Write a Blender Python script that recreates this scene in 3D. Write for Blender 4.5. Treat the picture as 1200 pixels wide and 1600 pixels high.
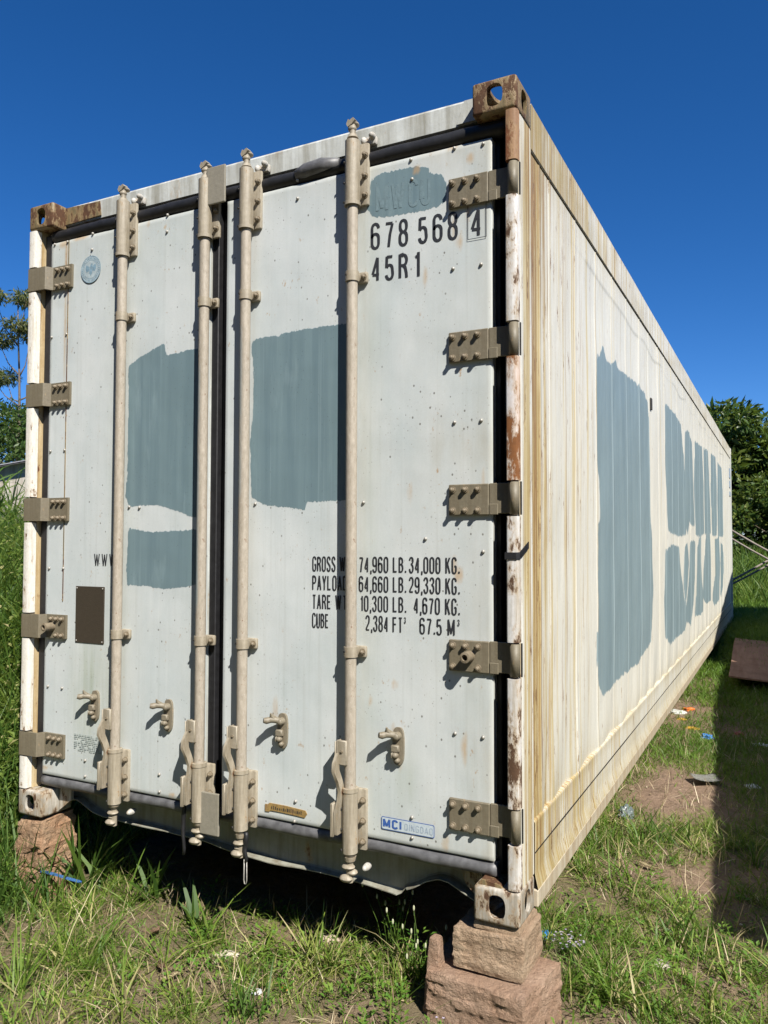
import bpy, bmesh, math, random
import numpy as np
from mathutils import Vector, Matrix
R = math.radians
for _o in list(bpy.data.objects):
    bpy.data.objects.remove(_o)
scene = bpy.context.scene
C = scene.collection

# ------------------------------------------------------------------ camera
W, L, H = 2.438, 12.192, 2.896          # 40 ft high cube container: width, length, height
GZ = -0.36                              # ground level under the front of the container
CAM = (3.2356, -2.5576, 1.2803)
cam_d = bpy.data.cameras.new('camera')
cam = bpy.data.objects.new('camera', cam_d)
C.objects.link(cam)
scene.camera = cam
_yaw, _pitch, _roll = -0.471295, 0.038067, 0.002273
_f = Vector((math.sin(_yaw) * math.cos(_pitch), math.cos(_yaw) * math.cos(_pitch), math.sin(_pitch)))
_r = _f.cross(Vector((0, 0, 1))).normalized()
_u = _r.cross(_f)
_r, _u = math.cos(_roll) * _r + math.sin(_roll) * _u, -math.sin(_roll) * _r + math.cos(_roll) * _u
_m = Matrix((_r, _u, -_f)).transposed().to_4x4()
_m.translation = CAM
cam.matrix_world = _m
cam_d.sensor_fit = 'VERTICAL'
cam_d.sensor_height = 36
cam_d.lens = 36 * 1227.19 / 1600
cam_d.clip_start = 0.05
cam_d.clip_end = 3000

# ------------------------------------------------------------------ sky, sun, exposure
SUN_EL, SUN_AZ = R(46), R(128)        # azimuth from +Y towards +X
world = bpy.data.worlds.new('World')
scene.world = world
world.use_nodes = True
_nt = world.node_tree
_sky = _nt.nodes.new('ShaderNodeTexSky')
_sky.sky_type = 'NISHITA'
_sky.sun_disc = False
_sky.sun_elevation = SUN_EL
_sky.sun_rotation = SUN_AZ
_sky.air_density = 0.7
_sky.dust_density = 0.0
_sky.ozone_density = 5.0
_hsv = _nt.nodes.new('ShaderNodeHueSaturation')
_hsv.inputs['Saturation'].default_value = 1.25
_hsv.inputs['Value'].default_value = 0.68
_nt.links.new(_sky.outputs[0], _hsv.inputs['Color'])
_mul = _nt.nodes.new('ShaderNodeMix')
_mul.data_type = 'RGBA'
_mul.blend_type = 'MULTIPLY'
_mul.inputs[0].default_value = 1.0
_mul.inputs[7].default_value = (1.0, 1.0, 1.13, 1)
_nt.links.new(_hsv.outputs[0], _mul.inputs[6])
_nt.links.new(_mul.outputs[2], _nt.nodes['Background'].inputs[0])
_nt.nodes['Background'].inputs[1].default_value = 0.1
sun_d = bpy.data.lights.new('sun', 'SUN')
sun_d.energy = 5.0
sun_d.angle = R(0.5)
sun_d.color = (1.0, 0.95, 0.87)
sun = bpy.data.objects.new('sun', sun_d)
C.objects.link(sun)
SUN = Vector((math.sin(SUN_AZ) * math.cos(SUN_EL), math.cos(SUN_AZ) * math.cos(SUN_EL), math.sin(SUN_EL)))
sun.rotation_euler = SUN.to_track_quat('Z', 'Y').to_euler()
sun.location = (20, -20, 30)
scene.render.engine = 'CYCLES'
scene.view_settings.view_transform = 'Standard'
scene.view_settings.look = 'None'
scene.view_settings.gamma = 1
scene.view_settings.use_curve_mapping = False
scene.view_settings.exposure = 0.86

rng = np.random.default_rng(7)
random.seed(7)

# ------------------------------------------------------------------ node helpers
class NT:
    def __init__(s, name, rough=0.6, metal=0.0, spec=0.5):
        s.m = bpy.data.materials.new(name)
        s.m.use_nodes = True
        s.t = s.m.node_tree
        s.b = s.t.nodes['Principled BSDF']
        s.b.inputs['Roughness'].default_value = rough
        s.b.inputs['Metallic'].default_value = metal
        s.b.inputs['Specular IOR Level'].default_value = spec
        s._tc = None
    def n(s, typ, **k):
        x = s.t.nodes.new(typ)
        for a, b in k.items():
            setattr(x, a, b)
        return x
    def put(s, sock, v):
        if hasattr(v, 'links'):
            s.t.links.new(v, sock)
        elif isinstance(v, (tuple, list)):
            sock.default_value = tuple(v) + ((1,) if len(v) == 3 and sock.type == 'RGBA' else ())
        else:
            sock.default_value = v
    def co(s, scale=(1, 1, 1), loc=(0, 0, 0), kind='Object'):
        if s._tc is None:
            s._tc = s.n('ShaderNodeTexCoord')
        mp = s.n('ShaderNodeMapping')
        s.t.links.new(s._tc.outputs[kind], mp.inputs[0])
        mp.inputs['Scale'].default_value = scale
        mp.inputs['Location'].default_value = loc
        return mp.outputs[0]
    def noise(s, scale=(1, 1, 1), loc=(0, 0, 0), detail=4, rough=0.55, dist=0.0):
        x = s.n('ShaderNodeTexNoise')
        s.put(x.inputs['Vector'], s.co(scale, loc))
        x.inputs['Scale'].default_value = 1
        x.inputs['Detail'].default_value = detail
        x.inputs['Roughness'].default_value = rough
        x.inputs['Distortion'].default_value = dist
        return x.outputs['Fac']
    def ramp(s, v, a, b, lo=0.0, hi=1.0):
        x = s.n('ShaderNodeMapRange')
        x.clamp = True
        s.put(x.inputs[0], v)
        x.inputs[1].default_value = a
        x.inputs[2].default_value = b
        x.inputs[3].default_value = lo
        x.inputs[4].default_value = hi
        return x.outputs[0]
    def math(s, op, a, b=0.0):
        x = s.n('ShaderNodeMath', operation=op)
        s.put(x.inputs[0], a)
        s.put(x.inputs[1], b)
        return x.outputs[0]
    def mix(s, f, a, b, mode='MIX'):
        x = s.n('ShaderNodeMix', data_type='RGBA', blend_type=mode)
        s.put(x.inputs[0], f)
        s.put(x.inputs[6], a)
        s.put(x.inputs[7], b)
        return x.outputs[2]
    def attr(s, name, out='Fac'):
        x = s.n('ShaderNodeAttribute')
        x.attribute_name = name
        return x.outputs[out]
    def sep(s, kind='Object'):
        x = s.n('ShaderNodeSeparateXYZ')
        s.put(x.inputs[0], s.co(kind=kind))
        return x.outputs
    def bump(s, h, dist=0.002, strength=1.0):
        x = s.n('ShaderNodeBump')
        x.inputs['Distance'].default_value = dist
        x.inputs['Strength'].default_value = strength
        s.put(x.inputs['Height'], h)
        s.t.links.new(x.outputs[0], s.b.inputs['Normal'])
    def out(s, col, rough=None):
        s.put(s.b.inputs['Base Color'], s.mix(1.0, col, (0.72, 0.72, 0.72), 'MULTIPLY'))
        if rough is not None:
            s.put(s.b.inputs['Roughness'], rough)
        return s.m

def plain(name, col, rough=0.6, metal=0.0, var=0.25, sc=30):
    t = NT(name, rough, metal)
    f = t.noise((sc,) * 3, detail=5)
    d = tuple(c * (1 - var) for c in col)
    l = tuple(min(1, c * (1 + var)) for c in col)
    c = t.mix(t.ramp(f, 0.3, 0.7), d, l)
    t.bump(f, 0.001)
    return t.out(c)

def worn(name, base, rust=0.2, dirt=(0.16, 0.12, 0.07), dirtamt=0.3, sc=12, rustcol=(0.22, 0.075, 0.025), rough=0.55):
    """old paint: fine mottling, dirt runs down the face, rust breaking through"""
    t = NT(name, rough)
    m = t.noise((sc * 3,) * 3, detail=6, rough=0.7)
    c = t.mix(t.ramp(m, 0.3, 0.75), tuple(x * 0.86 for x in base), tuple(min(1, x * 1.1) for x in base))
    runs = t.noise((sc * 2.2, sc * 2.2, sc * 0.18), (3, 1, 0), detail=5, rough=0.65)
    c = t.mix(t.ramp(runs, 0.62 - dirtamt * 0.45, 0.86 - dirtamt * 0.3, 0, 0.85), c, dirt)
    rn = t.noise((sc, sc, sc * 0.45), (9, 4, 2), detail=8, rough=0.72)
    rm = t.ramp(rn, 0.74 - rust * 0.42, 0.79 - rust * 0.42)
    rc = t.mix(t.noise((sc * 5,) * 3, detail=4), rustcol, tuple(x * 0.35 for x in rustcol))
    edge = t.ramp(rn, 0.69 - rust * 0.42, 0.76 - rust * 0.42, 0, 0.6)
    c = t.mix(edge, c, (0.46, 0.30, 0.14))
    c = t.mix(rm, c, rc)
    h = t.math('SUBTRACT', m, t.math('MULTIPLY', rm, 0.6))
    t.bump(h, 0.0012)
    return t.out(c, t.ramp(rm, 0, 1, rough, 0.9))

# ------------------------------------------------------------------ mesh helpers
def link(o, parent=None):
    C.objects.link(o)
    if parent:
        o.parent = parent
    return o

def tag(o, label=None, cat=None, group=None, kind=None):
    if label: o['label'] = label
    if cat: o['category'] = cat
    if group: o['group'] = group
    if kind: o['kind'] = kind
    return o

def obj(name, bm, mat, parent=None, smooth=False, auto=None):
    me = bpy.data.meshes.new(name)
    if isinstance(bm, bmesh.types.BMesh):
        bmesh.ops.recalc_face_normals(bm, faces=bm.faces[:])
        bm.to_mesh(me)
        bm.free()
    mats = mat if isinstance(mat, (list, tuple)) else [mat]
    for m in mats:
        me.materials.append(m)
    if smooth or auto:
        me.polygons.foreach_set('use_smooth', [True] * len(me.polygons))
        if auto:
            me.set_sharp_from_angle(angle=R(auto))
    o = bpy.data.objects.new(name, me)
    return link(o, parent)

def empty(name, loc, parent=None, rz=0):
    o = bpy.data.objects.new(name, None)
    o.empty_display_size = 0.2
    o.location = loc
    o.rotation_euler = (0, 0, rz)
    return link(o, parent)

def box(bm, x0, x1, y0, y1, z0, z1, bev=0.0, mi=0, rot=None, seg=1):
    r = bmesh.ops.create_cube(bm, size=1)
    vs = r['verts']
    c = Vector(((x0 + x1) / 2, (y0 + y1) / 2, (z0 + z1) / 2))
    for v in vs:
        v.co = Vector((v.co.x * (x1 - x0), v.co.y * (y1 - y0), v.co.z * (z1 - z0)))
    fs = set(f for v in vs for f in v.link_faces)
    if bev > 0:
        es = list(set(e for v in vs for e in v.link_edges))
        rr = bmesh.ops.bevel(bm, geom=es, offset=bev, segments=seg, affect='EDGES', profile=0.5)
        vs = list(set(v for f in rr['faces'] for v in f.verts) | set(v for v in vs if v.is_valid))
        fs = set(f for v in vs for f in v.link_faces)
    for f in fs:
        f.material_index = mi
    for v in vs:
        if rot is not None:
            v.co = rot @ v.co
        v.co += c
    return vs

def cyl(bm, p0, p1, r0, r1=None, n=16, caps=True, mi=0):
    p0, p1 = Vector(p0), Vector(p1)
    r1 = r0 if r1 is None else r1
    d = (p1 - p0).normalized()
    a = d.orthogonal().normalized()
    b = d.cross(a)
    ring = []
    for p, r in ((p0, r0), (p1, r1)):
        ring.append([bm.verts.new(p + r * (math.cos(2 * math.pi * k / n) * a + math.sin(2 * math.pi * k / n) * b)) for k in range(n)])
    for k in range(n):
        f = bm.faces.new((ring[0][k], ring[0][(k + 1) % n], ring[1][(k + 1) % n], ring[1][k]))
        f.material_index = mi
        f.smooth = True
    if caps:
        bm.faces.new(ring[0][::-1]).material_index = mi
        bm.faces.new(ring[1]).material_index = mi

def tube(bm, pts, rad, n=8, mi=0, caps=True):
    """swept tube along points with a radius (or one per point)"""
    pts = [Vector([float(c) for c in p]) for p in pts]
    rads = [float(r) for r in rad] if isinstance(rad, (list, tuple)) else [float(rad)] * len(pts)
    prev = None
    rings = []
    for i, p in enumerate(pts):
        d = (pts[min(i + 1, len(pts) - 1)] - pts[max(i - 1, 0)]).normalized()
        a = d.orthogonal().normalized() if prev is None else (prev - prev.dot(d) * d).normalized()
        prev = a
        b = d.cross(a)
        rings.append([bm.verts.new(p + rads[i] * (math.cos(2 * math.pi * k / n) * a + math.sin(2 * math.pi * k / n) * b)) for k in range(n)])
    for i in range(len(rings) - 1):
        for k in range(n):
            f = bm.faces.new((rings[i][k], rings[i][(k + 1) % n], rings[i + 1][(k + 1) % n], rings[i + 1][k]))
            f.material_index = mi
            f.smooth = True
    if caps:
        bm.faces.new(rings[0][::-1]).material_index = mi
        bm.faces.new(rings[-1]).material_index = mi

def ball(bm, c, r, sub=2, mi=0, seg=12):
    s = bmesh.ops.create_uvsphere(bm, u_segments=seg, v_segments=max(6, seg // 2), radius=1)['verts']
    for v in s:
        v.co = Vector((v.co.x * r[0] + c[0], v.co.y * r[1] + c[1], v.co.z * r[2] + c[2]))
    for f in set(f for v in s for f in v.link_faces):
        f.material_index = mi
        f.smooth = True
    return s

def prism(bm, pts, axis, a0, a1, mi=0):
    """polygon extruded along an axis: axis 'y' takes (x,z) points, 'z' takes (x,y), 'x' takes (y,z)"""
    def mk(p, a):
        return {'y': (p[0], a, p[1]), 'z': (p[0], p[1], a), 'x': (a, p[0], p[1])}[axis]
    A = [bm.verts.new(mk(p, a0)) for p in pts]
    B = [bm.verts.new(mk(p, a1)) for p in pts]
    n = len(pts)
    fs = [bm.faces.new(A), bm.faces.new(B[::-1])]
    for k in range(n):
        fs.append(bm.faces.new((A[k], A[(k + 1) % n], B[(k + 1) % n], B[k])))
    for f in fs:
        f.material_index = mi
    return A + B

def pydata(name, verts, faces_idx, loops_per, mat, parent=None, smooth=False, attrs=None):
    """fast mesh from numpy: verts (n,3); faces_idx flat loop indices; loops_per array of face sizes"""
    me = bpy.data.meshes.new(name)
    verts = np.asarray(verts, dtype=np.float32)
    idx = np.asarray(faces_idx, dtype=np.int32).ravel()
    lp = np.asarray(loops_per, dtype=np.int32).ravel()
    me.vertices.add(len(verts))
    me.vertices.foreach_set('co', verts.ravel())
    me.loops.add(len(idx))
    me.loops.foreach_set('vertex_index', idx)
    me.polygons.add(len(lp))
    st = np.concatenate(([0], np.cumsum(lp)[:-1])).astype(np.int32)
    me.polygons.foreach_set('loop_start', st)
    me.polygons.foreach_set('loop_total', lp)
    if smooth:
        me.polygons.foreach_set('use_smooth', np.ones(len(lp), dtype=bool))
    for k, v in (attrs or {}).items():
        a = me.attributes.new(k, 'FLOAT', 'POINT')
        a.data.foreach_set('value', np.asarray(v, dtype=np.float32))
    me.update(calc_edges=True)
    me.validate()
    for m in (mat if isinstance(mat, (list, tuple)) else [mat]):
        me.materials.append(m)
    return link(bpy.data.objects.new(name, me), parent)

# value noise in numpy -------------------------------------------------------
_T = rng.random((256, 256))
def vnoise(x, y, s=1.0, ox=0, oy=0):
    x = np.asarray(x, float) * s + ox + 1000
    y = np.asarray(y, float) * s + oy + 1000
    i, j = np.floor(x).astype(int), np.floor(y).astype(int)
    fx, fy = x - i, y - j
    fx, fy = fx * fx * (3 - 2 * fx), fy * fy * (3 - 2 * fy)
    g = lambda a, b: _T[a % 256, b % 256]
    return (g(i, j) * (1 - fx) + g(i + 1, j) * fx) * (1 - fy) + (g(i, j + 1) * (1 - fx) + g(i + 1, j + 1) * fx) * fy
def fbm(x, y, s=1.0, o=4, ox=0):
    r, a, t = 0, 1, 0
    for k in range(o):
        r = r + a * vnoise(x, y, s * 2 ** k, ox + 17 * k, 31 * k)
        t += a
        a *= 0.5
    return r / t

def sdf(px, pz, polys):
    """signed distance to a set of polygons, negative inside"""
    best = np.full(px.shape, 9.0)
    for poly in polys:
        P = np.array(poly, float)
        Q = np.roll(P, -1, 0)
        d = np.full(px.shape, 9.0)
        ins = np.zeros(px.shape, bool)
        for (x0, z0), (x1, z1) in zip(P, Q):
            ex, ez = x1 - x0, z1 - z0
            t = np.clip(((px - x0) * ex + (pz - z0) * ez) / (ex * ex + ez * ez + 1e-12), 0, 1)
            d = np.minimum(d, np.hypot(px - x0 - t * ex, pz - z0 - t * ez))
            if z0 != z1:
                ins ^= ((z0 > pz) != (z1 > pz)) & (px < (x1 - x0) * (pz - z0) / (z1 - z0) + x0)
        best = np.minimum(best, np.where(ins, -d, d))
    return best

def spots(px, pz, lst):
    m = np.zeros(px.shape)
    for x, z, a, b, s in lst:
        m = np.maximum(m, s * np.exp(-(((px - x) / a) ** 2 + ((pz - z) / b) ** 2)))
    return m

PA = [ [(0.615, 2.071), (0.732, 2.12), (0.828, 2.151), (0.833, 2.095), (0.9, 2.097), (0.975, 2.107), (1.044, 2.101), (1.052, 1.867), (1.059, 1.377), (0.975, 1.387), (0.934, 1.405), (0.793, 1.439), (0.708, 1.44), (0.634, 1.433), (0.608, 1.48), (0.618, 1.582), (0.618, 1.901)] , [(0.63, 1.34), (0.753, 1.321), (0.975, 1.329), (1.06, 1.337), (1.058, 1.101), (0.968, 1.09), (0.846, 1.073), (0.739, 1.084), (0.622, 1.085), (0.62, 1.21)] ]  # patch, rust and rivet points traced from image pixels, baked onto the panels
PB = [ [(1.294, 2.089), (1.309, 2.109), (1.361, 2.116), (1.433, 2.109), (1.443, 2.119), (1.639, 2.124), (1.719, 2.122), (1.765, 2.121), (1.768, 1.438), (1.643, 1.437), (1.567, 1.436), (1.562, 1.406), (1.449, 1.418), (1.368, 1.428), (1.327, 1.446), (1.301, 1.463), (1.291, 1.66), (1.307, 1.847), (1.306, 1.976)] , [(1.85, 2.665), (1.895, 2.68), (1.985, 2.677), (2.047, 2.672), (2.09, 2.655), (2.09, 2.639), (2.141, 2.62), (2.157, 2.592), (2.162, 2.536), (2.145, 2.508), (2.064, 2.5), (1.905, 2.506), (1.855, 2.52), (1.832, 2.553), (1.845, 2.608)] ]
PS = [ [(1.331, 2.209), (1.392, 2.216), (1.47, 2.278), (1.552, 2.23), (1.688, 2.231), (1.813, 2.278), (1.886, 2.251), (2.11, 2.255), (2.373, 2.27), (2.769, 2.275), (2.929, 2.225), (2.973, 2.041), (2.979, 1.798), (2.959, 1.52), (3.036, 1.314), (3.07, 0.965), (2.987, 0.626), (2.762, 0.585), (2.363, 0.542), (1.788, 0.546), (1.611, 0.528), (1.416, 0.522), (1.327, 0.587), (1.291, 0.714), (1.29, 0.849), (1.32, 0.87), (1.333, 1.179), (1.334, 1.379), (1.359, 1.392), (1.343, 1.605), (1.31, 1.677), (1.308, 1.927)],
[(3.841, 2.312), (4.153, 2.318), (4.406, 2.311), (4.809, 2.288), (4.979, 2.019), (5.12, 1.796), (5.118, 1.396), (4.491, 1.377), (3.914, 1.419), (3.806, 1.91)],
[(5.217, 2.281), (5.509, 2.304), (5.739, 2.243), (5.812, 1.841), (5.893, 1.485), (5.647, 1.492), (5.418, 1.523), (5.291, 1.399), (5.171, 1.492), (5.078, 1.794)],
[(6.072, 2.28), (6.843, 2.308), (6.943, 1.913), (6.935, 1.423), (6.419, 1.388), (6.065, 1.41), (5.965, 1.851)],
[(7.066, 2.317), (7.614, 2.342), (7.773, 1.966), (7.836, 1.436), (7.064, 1.425), (7.072, 1.921)],
[(8.104, 2.359), (8.817, 2.377), (8.904, 1.866), (8.822, 1.416), (8.142, 1.408), (8.015, 1.822)],
[(9.224, 2.344), (9.871, 2.326), (9.996, 1.882), (9.954, 1.411), (9.142, 1.403), (9.09, 1.875)],
[(3.744, 1.182), (4.133, 1.217), (4.565, 1.203), (4.674, 0.992), (4.903, 0.756), (5.159, 0.622), (5.023, 0.541), (4.407, 0.534), (3.99, 0.536), (3.738, 0.602), (3.671, 0.838), (3.731, 1.027)],
[(5.055, 1.209), (5.228, 1.232), (5.3, 1.088), (5.143, 0.857), (5.046, 0.747), (4.94, 0.913)],
[(5.548, 1.255), (5.941, 1.254), (5.851, 0.948), (5.72, 0.702), (5.531, 0.531), (5.199, 0.595), (5.164, 0.668), (5.42, 0.964)],
[(6.096, 0.834), (6.253, 1.199), (6.556, 1.335), (6.518, 1.06), (6.63, 0.807), (6.749, 0.577), (6.448, 0.559), (5.958, 0.583)],
[(7.25, 1.339), (7.714, 1.372), (7.77, 1.031), (7.705, 0.632), (7.24, 0.616), (6.769, 0.716), (6.864, 0.938)],
[(8.491, 1.28), (9.27, 1.315), (9.355, 0.994), (9.123, 0.546), (8.355, 0.51), (8.086, 0.608), (8.543, 0.847)],
[(9.554, 1.243), (9.912, 1.205), (10.029, 0.979), (9.852, 0.649), (9.42, 0.563)] ]
RU = zip( [(2.21, 2.362), (2.077, 2.254), (2.013, 1.461), (2.227, 0.557), (1.944, 0.597), (2.156, 0.218), (1.856, 0.689), (1.954, 0.757), (1.425, 0.611), (2.189, 1.194), (2.253, 2.657), (2.186, 2.712), (1.456, 2.743), (2.247, 2.476), (2.196, 2.522)], [(4, 14), (4, 14), (3, 20), (5, 22), (3, 10), (5, 12), (3, 10), (4, 8), (4, 25), (5, 14), (6, 8), (8, 5), (5, 5), (4, 20), (3, 20)])
RV =  [(2.018, 2.702), (2.023, 2.628), (2.186, 2.265), (2.293, 2.264), (2.191, 1.708), (2.292, 1.708), (2.078, 1.292), (2.298, 1.247), (2.192, 0.607), (2.296, 0.605), (2.025, 0.289), (2.026, 0.217), (2.192, 2.706), (2.302, 2.697), (1.822, 1.429), (1.516, 2.73), (1.517, 2.656), (1.526, 0.271), (1.521, 0.194), (1.322, 1.434), (0.117, 2.258), (0.217, 2.262), (0.123, 1.709), (0.218, 1.71), (0.129, 1.152), (0.223, 1.153), (0.135, 0.598), (0.229, 0.597), (0.386, 0.284), (0.387, 0.213), (0.829, 0.281), (0.831, 0.208), (0.127, 2.708), (0.214, 2.706), (0.379, 2.716), (0.376, 2.641), (0.835, 2.718), (0.833, 2.644), (0.633, 1.434), (0.694, 1.43)]

# ------------------------------------------------------------------ container materials
def door_paint():
    t = NT('white door paint', 0.45)
    fine = t.noise((260, 260, 260), detail=5, rough=0.75)
    mott = t.noise((5, 5, 2.2), (4, 0, 7), detail=6, rough=0.62)
    c = t.mix(t.ramp(mott, 0.3, 0.72), (0.61, 0.675, 0.68), (0.77, 0.805, 0.80))
    c = t.mix(t.ramp(fine, 0.35, 0.75, 0, 0.16), c, (0.25, 0.26, 0.23))
    st = t.noise((48, 48, 0.9), (1, 2, 3), detail=6, rough=0.7)
    c = t.mix(t.ramp(st, 0.54, 0.8, 0, 0.26), c, (0.30, 0.31, 0.25))
    st2 = t.noise((70, 70, 1.2), (7, 2, 9), detail=3, rough=0.6)
    c = t.mix(t.ramp(st2, 0.56, 0.72, 0, 0.18), c, (0.78, 0.82, 0.82))
    # warm grime
    gr = t.math('MULTIPLY', t.attr('grime'), t.ramp(t.noise((14, 14, 3), (5, 5, 5), detail=6, rough=0.7), 0.25, 0.75, 0.15, 1.2))
    c = t.mix(t.ramp(gr, 0.0, 1.0, 0, 0.8), c, (0.40, 0.34, 0.21))
    alg = t.math('MULTIPLY', t.attr('algae'), t.ramp(t.noise((45, 45, 2.2), (2, 5, 1), detail=5), 0.3, 0.7, 0.3, 1.0))
    c = t.mix(alg, c, (0.30, 0.36, 0.20))
    # specks, chips and scratches
    v = t.n('ShaderNodeTexVoronoi')
    t.put(v.inputs['Vector'], t.co((26, 26, 20)))
    v.inputs['Scale'].default_value = 1
    v.inputs['Randomness'].default_value = 1
    gate = t.ramp(t.noise((2.6, 2.6, 2.6), (8, 8, 8), detail=3), 0.40, 0.52)
    sp = t.math('MULTIPLY', t.ramp(v.outputs['Distance'], 0.10, 0.075), gate)
    c = t.mix(t.math('MULTIPLY', sp, 0.8), c, (0.13, 0.12, 0.10))
    v2 = t.n('ShaderNodeTexVoronoi')
    t.put(v2.inputs['Vector'], t.co((75, 75, 48), (3, 3, 3)))
    v2.inputs['Scale'].default_value = 1
    sp2 = t.math('MULTIPLY', t.ramp(v2.outputs['Distance'], 0.13, 0.09), t.ramp(t.noise((6, 6, 6), (1, 8, 2), detail=3), 0.48, 0.55))
    c = t.mix(t.math('MULTIPLY', sp2, 0.6), c, (0.2, 0.17, 0.13))
    sc1 = t.noise((120, 120, 14), (6, 2, 8), detail=4, rough=0.7)
    c = t.mix(t.math('MULTIPLY', t.ramp(sc1, 0.70, 0.74), t.ramp(t.noise((4, 4, 4), (3, 1, 8), detail=2), 0.45, 0.55)), c, (0.22, 0.21, 0.18))
    rd = t.noise((30, 30, 18), (2, 6, 8), detail=6, rough=0.75)
    c = t.mix(t.ramp(rd, 0.645, 0.70, 0, 0.75), c, (0.44, 0.27, 0.12))
    # overpaint
    e = t.math('ADD', t.attr('patch'), t.ramp(t.noise((60, 60, 16), (2, 2, 2), detail=6, rough=0.7), 0, 1, -0.014, 0.014))
    pm = t.ramp(e, 0.0012, -0.0012)
    pn = t.noise((22, 22, 0.9), (6, 1, 1), detail=5, rough=0.6)
    pc = t.mix(t.ramp(pn, 0.3, 0.72), (0.150, 0.228, 0.262), (0.218, 0.312, 0.338))
    pc = t.mix(t.ramp(t.noise((4, 4, 3), (6, 4, 1), detail=4), 0.35, 0.7, 0, 0.45), pc, (0.175, 0.255, 0.28))
    pc = t.mix(t.ramp(t.noise((90, 90, 0.8), (1, 4, 1), detail=4), 0.6, 0.75, 0, 0.35), pc, (0.33, 0.44, 0.47))
    pc = t.mix(t.ramp(t.noise((11, 11, 2.0), (9, 4, 3), detail=6, rough=0.7), 0.56, 0.72, 0, 0.5), pc, (0.31, 0.415, 0.44))
    pc = t.mix(t.math('MULTIPLY', sp2, 0.5), pc, (0.07, 0.08, 0.09))
    c = t.mix(pm, c, pc)
    # rust
    rn = t.noise((60, 60, 22), (1, 1, 1), detail=6, rough=0.7)
    rs = t.math('MULTIPLY', t.attr('rust'), t.ramp(rn, 0.2, 0.8, 0.4, 1.6))
    c = t.mix(t.ramp(rs, 0.12, 0.6, 0, 0.6), c, (0.56, 0.36, 0.16))
    c = t.mix(t.ramp(rs, 0.7, 1.0, 0, 0.8), c, (0.30, 0.13, 0.05))
    h = t.math('ADD', t.math('MULTIPLY', t.noise((3.5, 3.5, 3.5), (5, 1, 5), detail=2), 1.8), t.math('MULTIPLY', fine, 0.06))
    h = t.math('ADD', h, t.math('MULTIPLY', pm, 0.08))
    t.bump(h, 0.0035, 1.0)
    return t.out(c, t.ramp(fine, 0.3, 0.7, 0.42, 0.6))

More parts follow.
